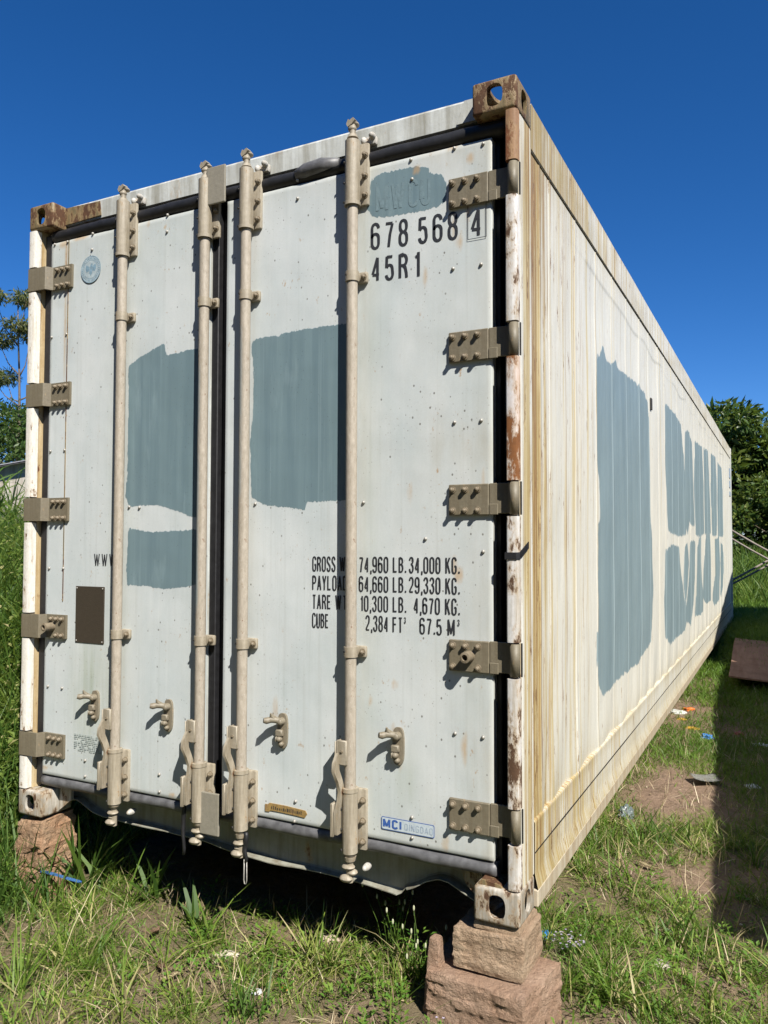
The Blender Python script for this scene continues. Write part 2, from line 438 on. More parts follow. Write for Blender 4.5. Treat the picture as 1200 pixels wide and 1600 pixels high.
def side_paint():
    t = NT('cream side paint', 0.5)
    fine = t.noise((120, 120, 60), detail=6, rough=0.75)
    mott = t.noise((2, 2.5, 1.2), (4, 0, 7), detail=6, rough=0.62)
    c = t.mix(t.ramp(mott, 0.3, 0.72), (0.76, 0.76, 0.69), (0.86, 0.84, 0.74))
    c = t.mix(t.ramp(fine, 0.4, 0.75, 0, 0.2), c, (0.36, 0.34, 0.27))
    scf = t.noise((12, 55, 7), (6, 2, 8), detail=5, rough=0.75)
    c = t.mix(t.math('MULTIPLY', t.ramp(scf, 0.70, 0.73), 0.75), c, (0.30, 0.24, 0.16))
    # thin vertical runs everywhere, stronger with the 'stain' attribute towards the door end
    stn = t.attr('stain')
    a = t.noise((9, 62, 0.30), (1, 2, 3), detail=7, rough=0.72)
    b = t.noise((9, 20, 0.22), (5, 5, 1), detail=6, rough=0.68)
    stn = t.math('MULTIPLY', stn, t.ramp(t.noise((2, 7, 1.3), (3, 8, 1), detail=5, rough=0.65), 0.3, 0.7, 0.75, 1.45))
    rb = t.math('MULTIPLY', t.math('SUBTRACT', b, t.math('SUBTRACT', 0.63, t.math('MULTIPLY', stn, 0.19))), 11.0)
    c = t.mix(t.ramp(rb, 0, 1, 0, 0.8), c, (0.66, 0.52, 0.23))
    ra = t.math('MULTIPLY', t.math('SUBTRACT', a, t.math('SUBTRACT', 0.66, t.math('MULTIPLY', stn, 0.19))), 18.0)
    c = t.mix(t.ramp(ra, 0, 1, 0, 0.85), c, (0.42, 0.28, 0.09))
    d = t.noise((9, 75, 0.55), (9, 2, 3), detail=6, rough=0.7)
    thr2 = t.math('SUBTRACT', 0.71, t.math('MULTIPLY', stn, 0.19))
    c = t.mix(t.ramp(t.math('MULTIPLY', t.math('SUBTRACT', d, thr2), 22.0), 0, 1, 0, 0.9), c, (0.28, 0.12, 0.04))
    # rust chips
    rn = t.noise((20, 26, 6), (2, 2, 2), detail=8, rough=0.78)
    thr3 = t.math('SUBTRACT', 0.65, t.math('MULTIPLY', stn, 0.075))
    rmk = t.ramp(t.math('MULTIPLY', t.math('SUBTRACT', rn, thr3), 30.0), 0, 1)
    halo = t.ramp(t.math('MULTIPLY', t.math('SUBTRACT', rn, t.math('SUBTRACT', thr3, 0.035)), 16.0), 0, 1, 0, 0.4)
    c = t.mix(halo, c, (0.50, 0.30, 0.12))
    c = t.mix(rmk, c, (0.20, 0.10, 0.05))
    gr = t.math('MULTIPLY', t.attr('grime'), t.ramp(t.noise((8, 10, 3), (5, 5, 5), detail=6, rough=0.7), 0.25, 0.75, 0.3, 1.2))
    c = t.mix(t.ramp(gr, 0, 1, 0, 0.85), c, (0.42, 0.33, 0.15))
    e = t.math('ADD', t.attr('patch'), t.ramp(t.noise((20, 13, 2.2), (2, 2, 2), detail=7, rough=0.7), 0, 1, -0.055, 0.055))
    pm = t.ramp(e, 0.003, -0.003)
    pn = t.noise((9, 14, 0.7), (6, 1, 1), detail=5, rough=0.6)
    pc = t.mix(t.ramp(pn, 0.3, 0.72), (0.215, 0.300, 0.335), (0.30, 0.395, 0.42))
    pc = t.mix(t.ramp(t.noise((9, 5, 3), (6, 4, 1), detail=4), 0.4, 0.7, 0, 0.4), pc, (0.225, 0.305, 0.33))
    pc = t.mix(t.math('MULTIPLY', t.attr('seam'), 0.5), pc, (0.42, 0.50, 0.50))
    c = t.mix(pm, c, pc)
    c = t.mix(t.math('MULTIPLY', t.math('MULTIPLY', t.attr('seam'), t.ramp(b, 0.4, 0.6, 0.15, 0.55)), t.math('SUBTRACT', 1.0, pm)), c, (0.50, 0.42, 0.26))
    h = t.math('ADD', t.math('MULTIPLY', t.noise((2, 3.0, 1.1), (5, 1, 5), detail=3), 5.0), t.math('MULTIPLY', fine, 0.06))
    t.bump(h, 0.004, 1.0)
    return t.out(c, t.ramp(fine, 0.3, 0.7, 0.45, 0.62))

def rod_paint():
    t = NT('tan rod paint', 0.55)
    m = t.noise((90, 90, 30), detail=6, rough=0.7)
    c = t.mix(t.ramp(m, 0.3, 0.75), (0.34, 0.295, 0.23), (0.54, 0.475, 0.385))
    c = t.mix(t.ramp(t.noise((60, 60, 3), (4, 4, 4), detail=5), 0.55, 0.8, 0, 0.6), c, (0.26, 0.22, 0.15))
    c = t.mix(t.ramp(t.noise((45, 45, 30), (1, 7, 4), detail=7, rough=0.75), 0.62, 0.66), c, (0.20, 0.11, 0.06))
    c = t.mix(t.ramp(t.noise((200, 200, 120), (1, 7, 9), detail=3), 0.6, 0.7, 0, 0.5), c, (0.62, 0.58, 0.50))
    b = t.math('MULTIPLY', t.attr('blue'), t.ramp(t.noise((30, 30, 4), (1, 2, 4), detail=5), 0.3, 0.5))
    c = t.mix(t.math('MULTIPLY', b, 0.8), c, (0.28, 0.37, 0.40))
    t.bump(m, 0.0012)
    return t.out(c)

M_DOOR, M_SIDE, M_ROD = door_paint(), side_paint(), rod_paint()
M_TAN = worn('tan fitting paint', (0.46, 0.405, 0.31), rust=0.24, dirtamt=0.5, sc=20, dirt=(0.2, 0.16, 0.1))
M_HINGE = worn('drab hinge paint', (0.22, 0.19, 0.13), rust=0.16, dirtamt=0.45, sc=20, dirt=(0.15, 0.12, 0.075))
M_CATCH = worn('drab catch paint', (0.27, 0.235, 0.17), rust=0.1, dirtamt=0.3, sc=30)
M_PLATE = worn('grey plate paint', (0.31, 0.285, 0.225), rust=0.05, dirtamt=0.1, sc=22)
M_BOLT = worn('bolt metal', (0.27, 0.22, 0.15), rust=0.12, dirtamt=0.4, sc=40)
M_RIVET = plain('rivet metal', (0.42, 0.40, 0.36), 0.5, 0.3, 0.3, 90)
M_RUSTY = worn('rusty casting paint', (0.34, 0.265, 0.15), rust=0.60, dirtamt=0.85, sc=13, dirt=(0.12, 0.09, 0.035), rustcol=(0.15, 0.065, 0.025))
M_CASTW = worn('worn white casting paint', (0.70, 0.66, 0.58), rust=0.50, dirtamt=0.7, sc=18, rustcol=(0.16, 0.08, 0.04))
M_POSTW = worn('worn white post paint', (0.82, 0.81, 0.79), rust=0.50, dirtamt=0.45, sc=16, dirt=(0.34, 0.26, 0.14), rustcol=(0.15, 0.075, 0.035))
M_POSTY = worn('yellowed post paint', (0.88, 0.85, 0.77), rust=0.33, dirtamt=0.25, sc=26, dirt=(0.50, 0.40, 0.25), rustcol=(0.22, 0.10, 0.035))
M_POSTT = worn('tan stained post paint', (0.66, 0.54, 0.33), rust=0.3, dirtamt=0.6, sc=16, dirt=(0.40, 0.26, 0.10))
M_POSTR = worn('rusting post paint', (0.80, 0.80, 0.82), rust=0.58, dirtamt=0.45, sc=9, dirt=(0.60, 0.32, 0.10), rustcol=(0.34, 0.13, 0.035))
M_POSTO = worn('orange rusted post paint', (0.46, 0.24, 0.12), rust=0.45, dirtamt=0.5, sc=8, rustcol=(0.3, 0.1, 0.03))
M_HEAD = worn('white header paint', (0.74, 0.77, 0.74), rust=0.24, dirtamt=0.45, sc=7, dirt=(0.27, 0.25, 0.18))
M_SILL = worn('dull green sill paint', (0.36, 0.36, 0.30), rust=0.14, dirtamt=0.35, sc=9)
M_RAIL = worn('muddy rail paint', (0.62, 0.55, 0.42), rust=0.16, dirtamt=0.5, sc=8, dirt=(0.36, 0.24, 0.12))
M_RUBBER = plain('black rubber', (0.014, 0.014, 0.016), 0.55, 0, 0.4, 40)
M_GASK = plain('grey rubber gasket', (0.13, 0.13, 0.135), 0.5, 0, 0.45, 25)
M_DARK = plain('dark steel', (0.03, 0.028, 0.025), 0.8)
M_KEEP = worn('pale keeper paint', (0.62, 0.60, 0.55), rust=0.25, dirtamt=0.4, sc=30)
M_INK = plain('black lettering', (0.03, 0.032, 0.038), 0.5, 0, 0.1, 120)

cont = empty('shipping_container', (0, 0, 0))
tag(cont, 'long dirty white refrigerated container with grey painted patches standing on stone blocks', 'shipping container')

# ---- long side with flush panels: a fine sheet carrying paint, stain and dent data
def sheet(name, us, zs, place, mat, parent, attrs, smooth=True):
    U, Z = np.meshgrid(us, zs, indexing='ij')
    nu, nz = U.shape
    V = place(U, Z)
    i = np.arange((nu - 1) * (nz - 1))
    a = (i // (nz - 1)) * nz + i % (nz - 1)
    F = np.stack([a, a + nz, a + nz + 1, a + 1], -1)
    return pydata(name, V.reshape(-1, 3), F, np.full(len(F), 4), mat, parent, smooth,
                  {k: v.ravel() for k, v in attrs(U, Z).items()})

SEAMS = [0.30, 0.44, 0.87, 1.30, 1.70, 2.13, 2.59, 2.96, 3.40, 3.74, 4.16, 4.56, 5.0, 5.54, 6.0, 6.5, 7.0, 7.45, 8.0, 8.45, 8.9, 9.4, 10.0, 10.5, 11.0, 11.5]
sy = [0.186]
while sy[-1] < 12.0:
    sy.append(sy[-1] + 0.03)
for s in SEAMS:
    sy += [s - 0.011, s - 0.007, s, s + 0.007, s + 0.011]
sy = np.array(sorted(sy))
sy = sy[np.concatenate(([True], np.diff(sy) > 0.002))]
sz = np.unique(np.concatenate((np.linspace(0.296, 2.70, 84), np.linspace(2.54, 2.66, 25))).round(4))
def seamf(Y):
    m = np.zeros(Y.shape)
    for s in SEAMS:
        m = np.maximum(m, np.clip(1.6 - np.abs(Y - s) / 0.0065, 0, 1))
    return m
def side_place(Y, Z):
    low = np.clip((0.95 - Z) / 0.65, 0, 1)
    wav = np.zeros(Y.shape)
    ph = np.interp(Y, SEAMS, np.arange(len(SEAMS)))
    wav = -0.011 * low ** 1.5 * (0.5 + 0.5 * np.sin(2 * np.pi * (ph + 0.25 * np.sin(Y * 2.1) + 0.5 * low)))
    dent = 0.012 * (fbm(Y, Z, 0.9, 3) - 0.5) + 0.004 * (fbm(Y, Z, 4, 2, 50) - 0.5)
    zc = 2.585 + 0.022 * np.sin(np.pi * ph) * np.clip(fbm(Y, 0 * Y, 0.8, 2, 21) * 2 - 0.5, 0, 1)
    dent = dent + 0.0045 * np.tanh((Z - zc) / 0.008) * np.clip((Y - 0.5) / 0.4, 0, 1) * np.clip((2.69 - Z) / 0.05, 0, 1) * (0.3 + 0.7 * (fbm(Y, 0 * Y, 1.3, 2, 61) > 0.45)) * np.clip((Z - 2.2) / 0.3, 0, 1)
    dent *= np.clip((Y - 0.186) / 0.3, 0, 1) * np.clip((2.70 - Z) / 0.3, 0, 1)
    return np.stack([W - 0.008 + 0.0035 * seamf(Y) + wav + dent, Y, Z], -1)
def side_attrs(Y, Z):
    st = np.exp(-np.clip(Y - 0.15, 0, None) / 0.38) * 0.85 + 0.26 * np.exp(-np.clip(Y - 0.5, 0, None) / 3.0) + 0.06
    st = st * (0.75 + 0.5 * fbm(Y, Z * 0.3, 2, 2, 9))
    gr = 0.55 * np.exp(-np.abs(Z - 0.30) / 0.05) + 0.35 * np.exp(-(2.70 - Z) / 0.10) + 0.65 * np.exp(-(Y - 0.18) / 0.30) * (0.3 + 0.65 * np.exp(-Z / 0.9) + 0.5 * np.exp(-(2.7 - Z) / 0.7))
    # traced far strips grown outward, narrowing the bare joints between them
    return {'patch': sdf(Y, Z, PS) - 0.045 * (Y > 3.4), 'stain': st, 'grime': np.clip(gr, 0, 1), 'seam': seamf(Y)}
sheet('side_wall', sy, sz, side_place, M_SIDE, cont, side_attrs)

def rail_attrs(fn):
    def f(Y, Z):
        return {'patch': np.full(Y.shape, 1.0), 'stain': 0.55 * np.exp(-Y / 1.2) + 0.42, 'grime': fn(Y, Z), 'seam': np.zeros(Y.shape)}
    return f
ry = np.linspace(0.186, 12.01, 200)
# upper side rail
bm = bmesh.new()
box(bm, W - 0.06, W - 0.004, 0.186, 12.02, 2.712, 2.884, 0.004)
obj('top_rail', bm, M_POSTY, cont)
sheet('top_rail_face', ry, np.linspace(2.714, 2.882, 8), lambda Y, Z: np.stack([W - 0.003 + 0.003 * (vnoise(Y, Z, 1.7) - 0.5) + 0 * Z, Y, Z], -1), M_SIDE, cont,
      rail_attrs(lambda Y, Z: np.clip(0.18 + 1.2 * np.exp(-Y / 0.9) + 1.3 * (fbm(Y, Z * 4, 2.2) - 0.5), 0, 1)))
# bottom rail: sloped kick strip, plain face, muddy lip
def brail(Y, Z):
    x = np.where(Z > 0.30, W - 0.03, np.where(Z > 0.2925, W - 0.005, W - 0.002))
    x = x - 0.004 * (fbm(Y, Z, 1.1, 3, 3) - 0.5)
    return np.stack([x, Y, Z], -1)
sheet('kick_strip', ry, np.array([0.190, 0.194, 0.24, 0.285, 0.292, 0.297, 0.3005]), brail, M_SIDE, cont,
      rail_attrs(lambda Y, Z: np.clip(0.45 * np.exp(-Y / 0.5) + 0.45 * np.clip((Z - 0.25) / 0.04, 0, 1) + 0.12 + 0.9 * (fbm(Y, Z, 3) - 0.5), 0, 1)))
sheet('bottom_rail_face', ry, np.linspace(0.062, 0.184, 6), lambda Y, Z: np.stack([W - 0.001 + 0.012 * np.clip((0.11 - Z) / 0.05, 0, 1) - 0.005 * (fbm(Y, Z, 1.3, 3, 8) - 0.5), Y, Z], -1), M_SIDE, cont,
      rail_attrs(lambda Y, Z: np.clip(0.35 + 0.5 * np.exp(-Y / 0.5) + 0.5 * np.clip((0.12 - Z) / 0.05, 0, 1) + 0.4 * (fbm(Y, Z, 3) - 0.5), 0, 1)))
bm = bmesh.new()
box(bm, W - 0.10, W + 0.010, 0.186, 12.01, 0.0, 0.060, 0.004)
obj('bottom_rail', bm, M_RAIL, cont)
# body: other walls, roof, floor, door frame backing
bm = bmesh.new()
box(bm, W - 0.07, W - 0.03, 0.14, 12.02, 0.02, 2.87)
obj('side_core', bm, M_DARK, cont)
bm = bmesh.new()
box(bm, 0.004, 0.06, 0.186, 12.02, 0.0, 2.88, 0.004)
obj('far_side_wall', bm, M_HEAD, cont)
bm = bmesh.new()
box(bm, 0.062, W - 0.072, 0.142, 12.02, 2.80, 2.872, 0.004)
obj('roof', bm, M_HEAD, cont)
bm = bmesh.new()
box(bm, 0.062, W - 0.11, 0.20, 12.0, 0.05, 0.16)
for k in range(28):
    box(bm, 0.07, W - 0.12, 0.35 + 0.42 * k, 0.41 + 0.42 * k, 0.0, 0.048)
obj('floor', bm, M_DARK, cont)
bm = bmesh.new()
box(bm, 0.0, W, 12.03, 12.19, 0.12, 2.78, 0.006)
obj('end_wall', bm, M_HEAD, cont)
bm = bmesh.new()
box(bm, 0.005, W - 0.004, 0.128, 0.138, 0.135, 2.795)
obj('frame_backing', bm, M_RUBBER, cont)

# ---- corner castings, hollow with oval holes
def oval(w, h, n=24, p=2.6):
    out = []
    for k in range(n):
        a = 2 * math.pi * k / n
        c, s = math.cos(a), math.sin(a)
        out.append((w / 2 * abs(c) ** (2 / p) * (1 if c > 0 else -1), h / 2 * abs(s) ** (2 / p) * (1 if s > 0 else -1)))
    return out
def casting_mesh():
    def tmp(bm):
        bmesh.ops.recalc_face_normals(bm, faces=bm.faces[:])
        me = bpy.data.meshes.new('tmp')
        bm.to_mesh(me)
        bm.free()
        return link(bpy.data.objects.new('tmp', me))
    bm = bmesh.new()
    box(bm, -0.162, 0, 0, 0.178, -0.118, 0, 0.011, seg=3)
    base = tmp(bm)
    cuts = []
    bm = bmesh.new(); box(bm, -0.150, -0.013, 0.013, 0.164, -0.104, -0.013); cuts.append(tmp(bm))
    bm = bmesh.new(); prism(bm, [(-0.080 + a, -0.058 + b) for a, b in oval(0.062, 0.080)], 'y', -0.05, 0.05); cuts.append(tmp(bm))
    bm = bmesh.new(); prism(bm, [(0.092 + a, -0.058 + b) for a, b in oval(0.066, 0.078)], 'x', -0.05, 0.05); cuts.append(tmp(bm))
    bm = bmesh.new(); prism(bm, [(-0.084 + a, 0.092 + b) for a, b in oval(0.064, 0.118)], 'z', -0.05, 0.05); cuts.append(tmp(bm))
    for c in cuts:
        md = base.modifiers.new('b', 'BOOLEAN')
        md.operation = 'DIFFERENCE'
        md.solver = 'EXACT'
        md.object = c
    bpy.context.view_layer.update()
    me = bpy.data.meshes.new_from_object(base.evaluated_get(bpy.context.evaluated_depsgraph_get()))
    for o in cuts + [base]:
        bpy.data.objects.remove(o)
    me.name = 'corner_casting'
    me.polygons.foreach_set('use_smooth', [True] * len(me.polygons))
    me.set_sharp_from_angle(angle=R(40))
    return me
cm = casting_mesh()
for x, y, z, sx, sy_, sz_, mt, lb in ((W, 0, H, 1, 1, 1, M_RUSTY, 'brown rusted corner casting at the top of the near corner'),
                                      (W, 0, 0, 1, 1, -1, M_CASTW, 'white and rust corner casting resting on the stone block'),
                                      (0, 0, H, -1, 1, 1, M_RUSTY, 'rusted corner casting at the top left'),
                                      (0, 0, 0, -1, 1, -1, M_CASTW, 'white corner casting at the bottom left'),
                                      (W, L, H, 1, -1, 1, M_POSTY, None), (W, L, 0, 1, -1, -1, M_CASTW, None),
                                      (0, L, H, -1, -1, 1, M_HEAD, None), (0, L, 0, -1, -1, -1, M_CASTW, None)):
    me = cm.copy()
    me.materials.clear()
    me.materials.append(mt)
    o = link(bpy.data.objects.new('corner_casting', me), cont)
    o.location = (x, y, z)
    o.scale = (sx, sy_, sz_)
    if lb:
        o['label'] = lb

HZ = [2.536, 1.976, 1.4295, 0.8815, 0.329]        # hinge heights
# ---- right post: side face, return and the rounded bars between the hinge knuckles
def post_attrs(Y, Z):
    g = np.clip(1.3 * (fbm(Y * 6, Z * 1.6, 2, 4, 4) - 0.5) + 0.4 * np.exp(-(Z - 0.1) / 0.2) + 0.45 * np.clip((Z - 2.0) / 0.6, 0, 1), 0, 1)
    return {'patch': np.full(Y.shape, 1.0), 'stain': 0.50 + 0.30 * np.clip((Y - 0.06) / 0.1, 0, 1) + 0.3 * np.clip((Z - 1.9) / 0.8, 0, 1), 'grime': g, 'seam': np.zeros(Y.shape)}
sheet('corner_post', np.linspace(0.034, 0.182, 12), np.linspace(0.119, 2.777, 60),
      lambda Y, Z: np.stack([W - 0.003 - 0.003 * (fbm(Y * 3, Z, 1.5, 2, 5) - 0.5) - 0.010 * np.clip((0.05 - Y) / 0.016, 0, 1), Y, Z], -1), M_SIDE, cont, post_attrs)
bm = bmesh.new()
box(bm, 2.402, W - 0.012, 0.034, 0.127, 0.119, 2.777)
obj('post_return', bm, M_DARK, cont)
cuts = [0.119] + [v for z in reversed(HZ) for v in (z - 0.058, z + 0.058)] + [2.777]
for k in range(0, 12, 2):
    z0, z1 = cuts[k] + 0.003, cuts[k + 1] - 0.003
    bm = bmesh.new()
    prof = [(2.396, 0.032), (2.396, 0.007), (2.400, 0.002), (2.410, 0.0), (2.424, 0.0), (2.433, 0.003), (2.4385, 0.011), (2.4385, 0.032)]
    prism(bm, prof, 'z', z0, z1)
    o = obj('post_bar', bm, M_POSTR if k == 6 else (M_POSTO if k == 10 else M_POSTW), cont, auto=35)
    if k == 6: o['label'] = 'bar of the near post with an orange rust run down it'
    if k == 10: o['label'] = 'bar of the near post under the top casting, rusted orange all over'
bm = bmesh.new()
prism(bm, [(2.392, 0.014), (2.392, -0.003), (2.432, -0.003), (2.4415, 0.010), (2.4415, 0.115), (2.4390, 0.115), (2.4390, 0.012), (2.430, -0.0008), (2.394, -0.0008), (2.394, 0.014)], 'z', 1.222, 1.246)
o = obj('tape', bm, M_RUBBER, cont)
o['label'] = 'strip of black tape wrapped round the near post'
# shear the tape so that it climbs along the side
for v in o.data.vertices:
    v.co.z += max(0, v.co.y - 0.01) * 0.35

# ---- left post
for k in range(0, 12, 2):
    z0, z1 = cuts[k] + 0.003, cuts[k + 1] - 0.003
    bm = bmesh.new()
    prism(bm, [(0.0, 0.032), (0.0, 0.009), (0.006, 0.001), (0.012, 0.0), (0.044, 0.0), (0.050, 0.004), (0.052, 0.032)], 'z', z0, z1)
    obj('post_bar', bm, M_POSTY, cont, auto=35)
bm = bmesh.new()
prism(bm, [(0.0, 0.034), (0.054, 0.034), (0.058, 0.062), (0.062, 0.126), (0.0, 0.126)], 'z', 0.119, 2.777)
box(bm, 0.0, 0.06, 0.1265, 0.184, 0.119, 2.777)
obj('corner_post', bm, M_POSTT, cont)
bm = bmesh.new()
box(bm, 0.0610, 0.1015, 0.050, 0.126, 0.14, 2.76, 0.003)
obj('frame_gasket', bm, M_RUBBER, cont)
bm = bmesh.new()
box(bm, 2.330, 2.352, 0.086, 0.126, 0.14, 2.76, 0.003)
obj('frame_gasket', bm, M_RUBBER, cont)

# ---- header over the doors, sill under them
def grid_front(name, xs, zs, yf, mat, depth=0.03, back=True):
    bm = bmesh.new()
    G = [[bm.verts.new((x, yf(x, z), z)) for z in zs] for x in xs]
    for i in range(len(xs) - 1):
        for j in range(len(zs) - 1):
            bm.faces.new((G[i][j], G[i + 1][j], G[i + 1][j + 1], G[i][j + 1]))
    return bm
bm = bmesh.new()
prism(bm, [(0.080, 2.802), (0.078, 2.884), (0.084, 2.893), (0.138, 2.893), (0.138, 2.802)], 'x', 0.164, 2.274)
obj('header', bm, M_HEAD, cont)
for x0, x1, lb in ((0.164, 0.40, 'rusted gusset at the left end of the header'), (2.16, 2.274, 'added casting-shadow gusset at the right end of the header')):
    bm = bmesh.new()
    if x0 < 1:
        prism(bm, [(x0, 2.806), (x1, 2.812), (x1 - 0.01, 2.880), (x0, 2.888)], 'y', 0.074, 0.0775)
    else:
        prism(bm, [(x0 + 0.03, 2.806), (x1, 2.806), (x1, 2.888), (x0 + 0.06, 2.888)], 'y', 0.072, 0.0765)  # added wedge in the shape of the casting's shadow on the header
    o = obj('wedge', bm, M_RUSTY if x0 < 1 else M_HEAD, cont)
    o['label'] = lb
# sill with its lower edge bent up at both ends
SB = [(0.164, 0.045), (0.21, 0.070), (0.26, 0.078), (0.30, 0.062), (0.36, 0.036), (0.42, 0.022), (0.60, 0.018), (0.93, 0.014), (1.15, 0.0), (1.37, -0.012), (1.60, -0.012),
      (1.80, -0.018), (1.90, -0.026), (1.935, -0.030), (1.955, -0.004), (2.00, 0.018), (2.05, 0.048), (2.10, 0.066), (2.14, 0.062), (2.19, 0.040), (2.24, 0.018), (2.274, 0.008)]
sx_ = np.linspace(0.164, 2.274, 140)
zb = np.interp(sx_, [p[0] for p in SB], [p[1] for p in SB])
bm = bmesh.new()
rows = []
for x, z in zip(sx_, zb):
    fl = 0.030 + 0.022 * (vnoise(x, 0, 6) - 0.5)
    if x > 1.935 and x < 1.97: fl = 0.012
    rip = 0.004 * (vnoise(x, 3, 14) - 0.5)
    rows.append([bm.verts.new(p) for p in ((x, 0.118, 0.150), (x, 0.150, 0.134), (x, 0.154 + rip, (0.132 + z) / 2), (x, 0.154 + rip, z + 0.006), (x, 0.150, z), (x, 0.148 - fl, z - 0.006 + rip), (x, 0.1485 - fl, z - 0.010 + rip), (x, 0.158, z - 0.006), (x, 0.1585, 0.148))])
for a, b in zip(rows, rows[1:]):
    for k in range(8):
        bm.faces.new((a[k], b[k], b[k + 1], a[k + 1]))
    bm.faces.new((a[8], b[8], b[0], a[0]))
bm.faces.new(rows[0]); bm.faces.new(rows[-1][::-1])
obj('sill', bm, M_SILL, cont, auto=30)
for x0, x1 in ((0.166, 0.245), (2.19, 2.272)):
    bm = bmesh.new()
    if x0 < 1:
        prism(bm, [(x0, 0.012), (x1, 0.072), (x1, 0.128), (x0, 0.128)], 'y', 0.096, 0.110)
    else:
        prism(bm, [(x0 + 0.02, 0.072), (x1, 0.014), (x1, 0.118), (x0, 0.128)], 'y', 0.098, 0.112)
    obj('sill_gusset', bm, M_CASTW, cont)
# casting caps over the bottom castings
bm = bmesh.new()
prism(bm, [(2.290, 0.1185), (2.372, 0.1185), (2.366, 0.128), (2.300, 0.136)], 'y', 0.012, 0.10)
obj('casting_lug', bm, M_RUSTY, cont)

# ------------------------------------------------------------------ doors
DF = 0.048  # door outline, fittings and lettering were scaled about the camera to this depth
def door_attrs(poly, rust, grime, algae):
    def f(X, Z):
        Zr = np.zeros(X.shape)
        r = Zr
        for x, z, a, b, s in rust:
            r = np.maximum(r, s * np.exp(-(((X - x) / a) ** 2 + ((Z - z) / b) ** 2) ** 1.5))
        return {'patch': sdf(X, Z, poly), 'rust': r, 'grime': np.clip(grime(X, Z), 0, 1), 'algae': np.clip(algae(X, Z), 0, 1)}
    return f
def door(name, x0, x1, attrs, label):
    d = empty(name, (0, 0, 0), cont)
    d['label'] = label
    xs = np.concatenate(([x0 - 0.0005], np.arange(x0 + 0.004, x1 - 0.004, 0.014), [x1 + 0.0005]))
    zs = np.concatenate(([0.186], np.arange(0.190, 2.711, 0.014), [2.7155]))
    def place(X, Z):
        e = np.minimum(np.minimum(X - x0, x1 - X), np.minimum(Z - 0.186, 2.7155 - Z))
        y = DF + 0.004 * np.clip(1 - e / 0.004, 0, 1) ** 2 - 0.0016 * (fbm(X, Z, 2.2, 2, 11) - 0.5)
        return np.stack([X, y, Z], -1)
    sheet('panel', xs, zs, place, M_DOOR, d, attrs)
    bm = bmesh.new()
    box(bm, x0, x1, DF + 0.006, 0.112, 0.186, 2.7155)
    obj('panel_edge', bm, M_HEAD, d)
    return d
def near(v, c, w):
    return np.exp(-np.abs(v - c) / w)
g1 = lambda X, Z: 0.30 * near(X, 0.605, 0.05) + 0.25 * near(X, 1.06, 0.03) + 0.45 * near(Z, 2.72, 0.03) + 0.5 * near(X, 0.222, 0.012) * np.clip((Z - 1.6) / 1.0, 0, 1) + 0.25 * near(Z, 0.2, 0.08) + 0.15 * (X < 0.2) * (Z > 2.4)
a1 = lambda X, Z: (0.55 * np.exp(-((X - 0.40) / 0.11) ** 2) * np.exp(-((Z - 0.62) / 0.26) ** 2) + 0.25 * np.exp(-((X - 0.56) / 0.05) ** 2) + 0.12 * near(Z, 2.6, 0.2))
rust1 = [(0.205, 2.60, 0.008, 0.16, 0.9), (0.203, 2.3, 0.004, 0.3, 0.6), (0.30, 2.71, 0.05, 0.012, 0.8), (0.18, 2.70, 0.03, 0.02, 0.6), (0.10, 2.60, 0.006, 0.1, 0.6), (0.12, 0.215, 0.02, 0.012, 0.7),
         (0.72, 2.70, 0.012, 0.02, 0.5), (0.90, 0.20, 0.02, 0.012, 0.7), (0.16, 0.225, 0.03, 0.008, 0.5), (0.82, 2.668, 0.008, 0.012, 0.8)]
dl = door('left_door', 0.1022, 1.0745, door_attrs(PA, rust1, g1, a1), 'left door with two grey painted patches, a round seal and a dark plate')
g2 = lambda X, Z: (0.30 * near(X, 1.305, 0.025) + 0.45 * near(X, 1.815, 0.03) + 0.35 * near(Z, 2.71, 0.05) + 0.30 * near(X, 2.32, 0.05) + 0.22 * np.exp(-((Z - 1.62) / 0.08) ** 2) * (X > 2.1)
                   + 0.30 * fbm(X, Z, 1.6, 3, 77) * np.clip((X - 1.8) / 0.3, 0, 1) + 0.2 * near(Z, 0.2, 0.06))
a2 = lambda X, Z: 0.30 * np.exp(-((X - 2.0) / 0.05) ** 2) * np.exp(-((Z - 0.42) / 0.1) ** 2) + 0.15 * np.exp(-((X - 1.85) / 0.06) ** 2)
rust2 = [(x, z, a * 0.0026, b * 0.0028, 0.6) for (x, z), (a, b) in RU] + [(2.04, 2.66, 0.012, 0.02, 0.8), (2.207, 1.165, 0.012, 0.035, 0.8), (2.19, 2.42, 0.006, 0.06, 0.5),
         (2.30, 1.5, 0.005, 0.05, 0.4), (1.98, 0.49, 0.01, 0.05, 0.45), (1.45, 0.535, 0.008, 0.05, 0.8)]
dr = door('right_door', 1.1610, 2.3319, door_attrs(PB, rust2, g2, a2), 'right door with two grey painted patches and the black container number')

